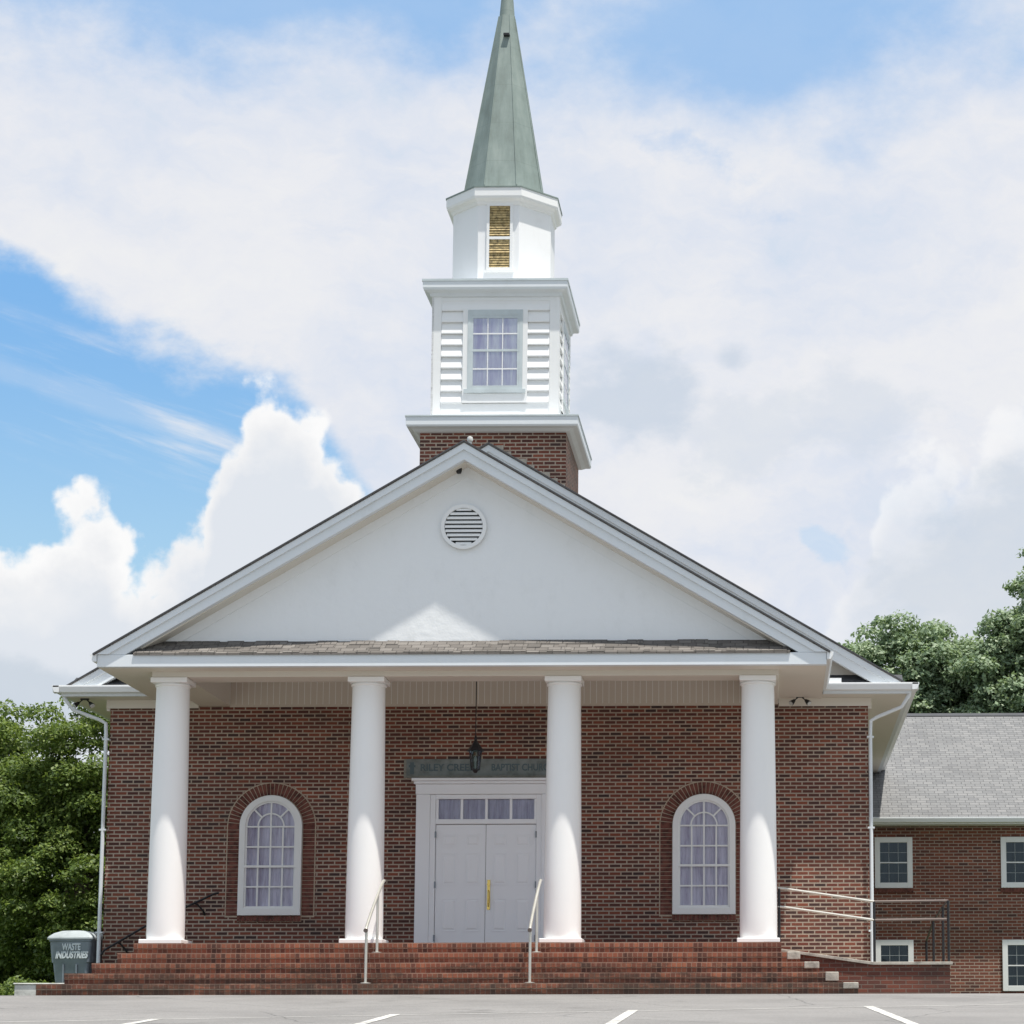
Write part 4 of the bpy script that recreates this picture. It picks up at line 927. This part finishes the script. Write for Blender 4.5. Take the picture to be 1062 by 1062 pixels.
# ------------------------------------------------------------------ trees
def tree(name, label, x, y, z0, lobes, leaf, nclump, lm, trunk_h, seed, group, leaves_per=16, cat='tree', spread=0.30, trunk_r=0.22):
    """lobes: (dx, dy, z, rx, ry, rz) ellipsoids; clumps of small leaves sit through each lobe's outer shell"""
    rng = np.random.default_rng(seed)
    e = tag(empty(name, (x, y, z0)), label, cat, group)
    tot = sum(l[3] * l[5] for l in lobes)
    PP = []; NN = []
    for l in lobes:
        nb = max(6, int(nclump * l[3] * l[5] / tot))
        d = rng.normal(size=(nb, 3)); d /= np.linalg.norm(d, axis=1)[:, None]; d[:, 2] = np.abs(d[:, 2]) * 1.0 * np.sign(d[:, 2] + 0.25)
        r = rng.uniform(0.55, 1.08, nb)
        c = d * r[:, None] * np.array(l[3:6]) + np.array(l[0:3])
        br = spread * rng.uniform(0.55, 1.35, nb)                       # each bough-end is a flattened dome of leaves
        for ci, di, bi in zip(c, d, br):
            k_ = int(leaves_per * (bi / spread) ** 2)
            u = rng.normal(size=(k_, 3)); u /= np.linalg.norm(u, axis=1)[:, None]
            u[:, 2] = np.where(rng.uniform(size=k_) < 0.75, np.abs(u[:, 2]), u[:, 2])
            q = ci + u * bi * np.array([1.1, 1.1, 0.82]) * rng.uniform(0.55, 1.05, (k_, 1)) + rng.normal(size=(k_, 3)) * 0.03
            PP.append(q); NN.append(u * 0.7 + np.array([0, 0, 0.5]) + rng.normal(size=(k_, 3)) * 0.55)
    P = np.concatenate(PP); Nn = np.concatenate(NN)
    Nn /= np.linalg.norm(Nn, axis=1)[:, None]
    T = np.cross(Nn, rng.normal(size=Nn.shape)); T /= np.linalg.norm(T, axis=1)[:, None]; B = np.cross(Nn, T)
    s = leaf * rng.uniform(0.6, 1.3, (len(P), 1))
    V = np.stack([P - T * s, P + B * s * 0.55 - Nn * s * 0.12, P + T * s * 1.1, P - B * s * 0.55 - Nn * s * 0.12], 1).reshape(-1, 3).astype(np.float32)
    me = bpy.data.meshes.new('crown'); nf = len(P)
    me.vertices.add(nf * 4); me.vertices.foreach_set('co', V.ravel())
    me.loops.add(nf * 4); me.loops.foreach_set('vertex_index', np.arange(nf * 4, dtype=np.int32))
    me.polygons.add(nf); me.polygons.foreach_set('loop_start', np.arange(0, nf * 4, 4, dtype=np.int32)); me.polygons.foreach_set('loop_total', np.full(nf, 4, dtype=np.int32))
    me.update(); me.validate(); me.materials.append(M[lm])
    o = bpy.data.objects.new('crown', me); col.objects.link(o); o.parent = e
    tr = MB(); rd = random.Random(seed)
    tr.tube([(0, 0, -1.0), (0.05, 0, trunk_h * 0.4), (-0.04, 0.03, trunk_h), (0.1, 0.0, trunk_h * 1.5)], [trunk_r * 1.3, trunk_r, trunk_r * 0.8, trunk_r * 0.35], 10)
    for l in lobes:
        z_s = trunk_h * rd.uniform(0.55, 1.1)
        tr.tube(smooth_path([(0, 0, z_s), (l[0] * 0.45, l[1] * 0.45, z_s + (l[2] - z_s) * 0.55), (l[0] * 0.9, l[1] * 0.9, l[2] + 0.1)], 4), [trunk_r * 0.42 * (1 - 0.09 * i) for i in range(9)], 7)
    tr.build('trunk', 'bark', e, smooth=True)
    return e
GL = 'trees at the left of the church'; GR = 'trees beyond the annex roof'
tree('maple_tree', 'tall green tree at the far left edge of the photo', -14.3, 14.5, 0.15, [(0, 0, 6.0, 1.7, 1.7, 1.5), (-1.3, 0.3, 4.6, 1.9, 1.8, 1.8), (1.0, -0.4, 4.3, 1.7, 1.6, 1.7), (0.1, -0.6, 2.3, 2.2, 1.9, 1.9), (0.9, 0, 0.9, 1.6, 1.5, 1.2)], 0.055, 420, 'left_leaf', 3.2, 11, GL, 300, spread=0.42)
tree('maple_tree', 'bushy green tree just left of the church corner', -11.0, 13.0, 0.1, [(0.1, 0, 5.9, 1.35, 1.4, 1.35), (-0.9, -0.2, 4.5, 1.4, 1.4, 1.3), (0.9, 0.2, 4.3, 1.5, 1.4, 1.5), (-0.3, -0.5, 2.7, 1.9, 1.7, 1.6), (0.3, -0.2, 1.0, 2.0, 1.6, 1.2)], 0.052, 420, 'left_leaf', 3.0, 12, GL, 300, spread=0.38)
tree('maple_tree', 'darker tree behind the two at the left, filling the gap between them', -13.0, 20.0, -0.1, [(0, 0, 5.4, 2.4, 2.0, 1.5), (-1.4, 0, 3.6, 2.4, 2.0, 2.0), (1.8, 0, 3.8, 2.3, 2.0, 2.0), (0, 0, 1.6, 3.6, 2.0, 1.7)], 0.07, 300, 'left_leaf', 3.0, 13, GL, 220, spread=0.5)
tree('shrub', 'low leafy shrub at the left edge beside the asphalt', -9.6, 4.8, -0.2, [(0, 0, 0.3, 0.75, 0.7, 0.42), (-1.0, 0.2, 0.25, 0.9, 0.7, 0.42)], 0.04, 60, 'left_leaf', 0.3, 14, None, 120, 'shrub', 0.2, 0.03)
tree('broadleaf_tree', 'rounded green tree just behind the annex roof ridge', 9.0, 28.0, 0.5, [(-0.1, 0, 9.9, 1.75, 1.6, 1.65), (-0.5, -0.3, 8.3, 2.0, 1.6, 1.6), (1.3, 0.2, 9.2, 1.5, 1.5, 1.6), (0.6, 0, 6.8, 2.2, 1.8, 1.6)], 0.075, 380, 'right_leaf', 6.0, 15, GR, 260, spread=0.48)
tree('broadleaf_tree', 'darker tree between the rounded tree and the tall one behind the annex', 11.0, 31.0, 0.3, [(0, 0, 9.4, 1.6, 1.6, 1.7), (-0.8, 0, 8.2, 1.7, 1.6, 1.7), (0.9, 0, 8.0, 1.8, 1.6, 1.8)], 0.08, 260, 'right_dark_leaf', 5.5, 16, GR, 220, spread=0.5)
tree('broadleaf_tree', 'tallest tree at the right edge above the annex roof', 13.4, 27.0, 0.3, [(0.1, 0, 12.4, 1.25, 1.2, 1.5), (-0.3, 0, 10.9, 1.7, 1.5, 1.3), (-1.3, -0.2, 9.6, 1.6, 1.5, 1.5), (0.9, 0, 10.2, 1.8, 1.6, 1.9), (-0.9, -0.4, 7.9, 2.2, 1.6, 1.7), (1.2, 0, 7.8, 2.0, 1.6, 1.8)], 0.075, 520, 'right_leaf', 7.5, 17, GR, 260, spread=0.46)
tree('broadleaf_tree', 'green tree outside the right edge behind the annex', 17.5, 30.0, 0.0, [(0, 0, 10, 2.6, 2, 2.6), (0, 0, 7.2, 3, 2, 2.2)], 0.10, 220, 'right_leaf', 6.0, 18, GR, 120, spread=0.55)
# distant wood closing the view on both sides of the building
def wood(name, lab, boxes, lm, seed):
    rng = np.random.default_rng(seed); Vs = []
    for (x0, x1, y0, y1, h, n_) in boxes:
        cx_ = rng.uniform(x0, x1, n_); cy_ = rng.uniform(y0, y1, n_)
        hh = h * (0.75 + 0.2 * np.sin(cx_ * 0.6 + seed) + 0.1 * np.sin(cx_ * 1.7))
        cz = hh * rng.uniform(0, 1, n_) ** 0.6
        P = np.stack([cx_, cy_, cz], 1); Nn = rng.normal(size=P.shape) + np.array([0, -0.3, 0.6]); Nn /= np.linalg.norm(Nn, axis=1)[:, None]
        T = np.cross(Nn, rng.normal(size=P.shape)); T /= np.linalg.norm(T, axis=1)[:, None]; B = np.cross(Nn, T); s = rng.uniform(0.12, 0.3, (n_, 1))
        Vs.append(np.stack([P - T * s, P + B * s * 0.6, P + T * s, P - B * s * 0.6], 1).reshape(-1, 3))
    V = np.concatenate(Vs); nf = len(V) // 4
    me = bpy.data.meshes.new(name); me.from_pydata(V.tolist(), [], np.arange(nf * 4).reshape(-1, 4).tolist()); me.materials.append(M[lm])
    o = bpy.data.objects.new(name, me); col.objects.link(o); tag(o, lab, 'wood', kind='stuff')
wood('wood', 'distant dark wood behind the trees at the left', [(-40, -8, 24, 34, 6.2, 26000)], 'left_leaf', 3)

print('faces', sum(len(o.data.polygons) for o in bpy.data.objects if o.type == 'MESH'))
